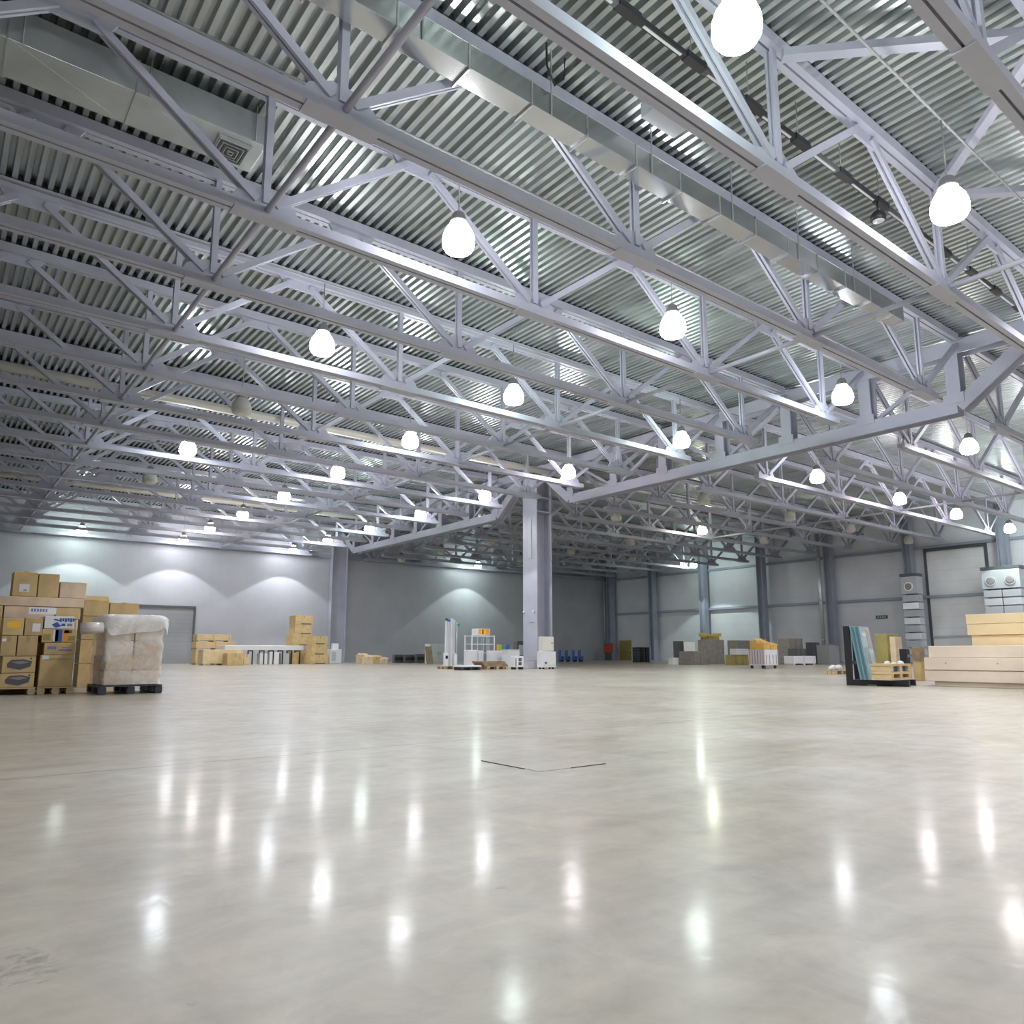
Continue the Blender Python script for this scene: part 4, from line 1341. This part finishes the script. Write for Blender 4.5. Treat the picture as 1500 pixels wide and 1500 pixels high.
M_rk = Matrix.Translation(rk.location) @ Matrix.Rotation(rk.rotation_euler.z, 4, 'Z')
# sheets lean back against the posts: bottom edge on the base beams
TEALP = mat('teal_film', (.15, .30, .34), .12, 0, .25, 2.2, col2=(.24, .38, .38))
for i in range(5):
    t = .036
    xb_ = .40-.040*i
    xt_ = .245-.040*i
    y0_, y1_ = -.10, 1.0-.05*i
    top = hr-.01-.02*(i % 2)
    vs = [(xb_, y0_, .131), (xb_+t, y0_, .131), (xt_+t, y0_, top), (xt_, y0_, top), (xb_, y1_, .131), (xb_+t, y1_, .131), (xt_+t, y1_, top), (xt_, y1_, top)]
    o = MB().add(vs, [(0,1,2,3), (7,6,5,4), (0,4,5,1), (1,5,6,2), (2,6,7,3), (3,7,4,0)]).build('teal_sheet', TEALP if i == 0 else (GLASS_T if i % 2 == 0 else GLASS_B))
    o.matrix_world = M_rk
    lab = 'teal sheet leaning on the black rack, %s from the front' % ORD[i]
    if i == 0:
        lab = 'front teal sheet with brown patches leaning on the black rack'
        for nm, mm, (u0, u1, v0, v1) in (('brown_patch', mat('brown_patch', (.46, .36, .27), .35, 0, .2, 5), (.60, .97, .60, .97)),
                                         ('white_strip', ALU, (.16, .56, .82, .87)), ('pale_patch', mat('pale_teal', (.42, .50, .47), .15), (.55, .99, .12, .56)),
                                         ('dark_teal_patch', mat('dark_teal', (.08, .22, .25), .15), (.10, .48, .30, .60))):
            def at(u, v, e):
                z = .131+(top-.131)*v
                return (xb_+(xt_-xb_)*v+t+e, y0_+(y1_-y0_)*u, z)
            q = [at(u0, v0, .001), at(u1, v0, .001), at(u1, v1, .001), at(u0, v1, .001), at(u0, v0, .004), at(u1, v0, .004), at(u1, v1, .004), at(u0, v1, .004)]
            MB().add(q, [(0,1,2,3), (7,6,5,4), (0,4,5,1), (1,5,6,2), (2,6,7,3), (3,7,4,0)]).build(nm, mm, o)
    tag(o, lab, 'sheet', 'teal sheets on the black rack')
# wooden pallet box in front of the rack
b = deep(1285, 1353, 976, DK-.75, .45, .16)
e = empty('wooden_pallet', 'pale wooden pallet with dark blue gaps lying on the rack base', 'pallet', ((b[0]+b[1])/2, (b[2]+b[3])/2, .135), 'pallets at the right')
w, d = (b[1]-b[0])/2, (b[3]-b[2])/2
hh = .36
for z in (0, .13, .30):
    MB().box(-w, w, -d, d, z, z+.05).build('deck_board', WOOD, e)
for xx in (-w+.07, 0, w-.07):
    MB().box(xx-.06, xx+.06, -d, d, .051, .129).build('block', WOOD, e)
    MB().box(xx-.06, xx+.06, -d, d, .181, .299).build('block', WOOD, e)
MB().box(-w+.14, -.07, -d+.06, d-.06, .181, .299).build('blue_insert', BLUE, e)
MB().box(.07, w-.14, -d+.06, d-.06, .181, .299).build('blue_insert', BLUE, e)
# furniture and cartons behind the rack
e, w, d, h, b = dbox('olive_cabinet', 'olive brown cabinet behind the black rack', 'cabinet', 1290, 1330, 928.5, 25, OLIVE, .5)
MB().box(-w+.05, w-.05, -d-.02, -d-.001, .1, h*.5).build('drawer_front', OLIVE, e, bevel=.01)
b = deep(1303, 1324, 932.5, 24.2, .4, .62); carton('plain tan carton before the olive cabinet', (b[0], b[1], b[2]-.1, b[3]-.1, 0, b[5]), CARD2, False)
e, w, d, h, b = dbox('black_case', 'small black case right of the olive cabinet', 'case', 1321, 1337, 950.5, 22.5, BLACK, .7)
MB().box(-w*.4, w*.4, -d-.02, -d-.001, h*.7, h*.8).build('case_handle', GREYINK2, e)
b = deep(1292, 1352, 980, 21.5, .4); pallet('low pallet with crumpled clear wrap behind the rack', b[0], b[1], b[2], b[3], WOOD2, .13, 6, 'pallets at the right')
for i in range(5):
    x = b[0]+(b[1]-b[0])*(.1+.19*i)
    o = MB().lathe([(.03, 0), (.12, .01), (.135, .09), (.11, .19), (.08, .26), (.02, .28)], (0, 0, 0), 12).build('wrapped_bundle', MATS['clear_wrap'], None, (x, (b[2]+b[3])/2+.08*(i % 2), .131))
    o.scale = (1, .9, 1+.3*((i*2) % 3)/2)
    tag(o, 'crumpled clear wrapped bundle behind the rack, %s from left' % ORD[i], 'bundle', 'wrapped bundles behind the rack')
for i, (pl, pr, pt, z0, lab, m) in enumerate(((1340, 1360, 969, 0, 'brown carton left of the timber panels, bottom one', CARD3), (1340, 1361, 948, None, 'brown carton left of the timber panels, top one', BROWN))):
    b = deep(pl, pr, pt, 19.6, .6, 0 if z0 == 0 else zz)
    carton(lab, b, m, True, 'cartons left of the timber panels'); zz = b[5]

# --- stack of long pale timber panels at the right edge: long side along Y
def plank(label, pl, ptop, pbot, X, length, m, grp, thick=1.1, z0=None, bolts=0):
    y1, zt_ = on_x(pl, ptop, X)
    _, zb_ = on_x(pl, pbot, X)
    if z0 is not None: zb_ = z0
    e = empty('timber_panel', label, 'timber panel', (X+thick/2, y1-length/2, zb_), grp)
    MB().box(-thick/2, thick/2, -length/2, length/2, .001, zt_-zb_-.004).build('panel_body', m, e, bevel=.012)
    for i in range(bolts):
        y = length/2-.45-i*1.0
        MB().tube((-thick/2-.004, y, (zt_-zb_)*.55), (-thick/2, y, (zt_-zb_)*.55), .014, 8).build('bolt_hole', BROWN, e)
    return zt_
GPN = 'pale timber panels at the right edge'
XS = 17.6
pz = plank('thin pale timber board lying at the bottom of the right edge stack', 1369, 998, 1004, XS, 4.6, PANEL, GPN, z0=0)
pz = plank('thick pale timber panel, second from the floor at right edge', 1354, 981, 996, XS-.05, 5.2, PANEL, GPN, z0=pz)
pz = plank('thick pale timber panel with bolt holes, third from the floor', 1353, 963, 980, XS-.07, 5.2, PANEL, GPN, z0=pz, bolts=5)
pz = plank('pale timber panel with short inset, fourth from the floor', 1359, 946, 962, XS, 5.0, PANEL, GPN, z0=pz)
XU = 18.4
pz2 = plank('thin yellow timber panel under the upper right edge stack', 1423, 930.5, 944, XU, 4.4, PANEL2, GPN, .9, z0=pz)
pz2 = plank('yellow timber panel in the middle of the upper stack', 1416, 914.5, 929, XU-.05, 4.4, PANEL2, GPN, .95, z0=pz2)
pz2 = plank('topmost yellow timber panel at the right edge', 1414, 900, 914, XU-.05, 4.4, PANEL2, GPN, .95, z0=pz2)

# ------------------------------------------------------------------ light and view
w = bpy.data.worlds.new('world'); SC.world = w
w.use_nodes = True
w.node_tree.nodes['Background'].inputs['Color'].default_value = (.6, .65, .75, 1)
w.node_tree.nodes['Background'].inputs['Strength'].default_value = .05
SC.view_settings.view_transform = 'Standard'
SC.view_settings.look = 'None'
SC.view_settings.gamma = 1
SC.view_settings.use_curve_mapping = False
SC.view_settings.exposure = 0.40
SC.cycles.max_bounces = 8
SC.cycles.diffuse_bounces = 4
SC.cycles.glossy_bounces = 4
SC.cycles.transparent_max_bounces = 12
SC.cycles.sample_clamp_indirect = 8
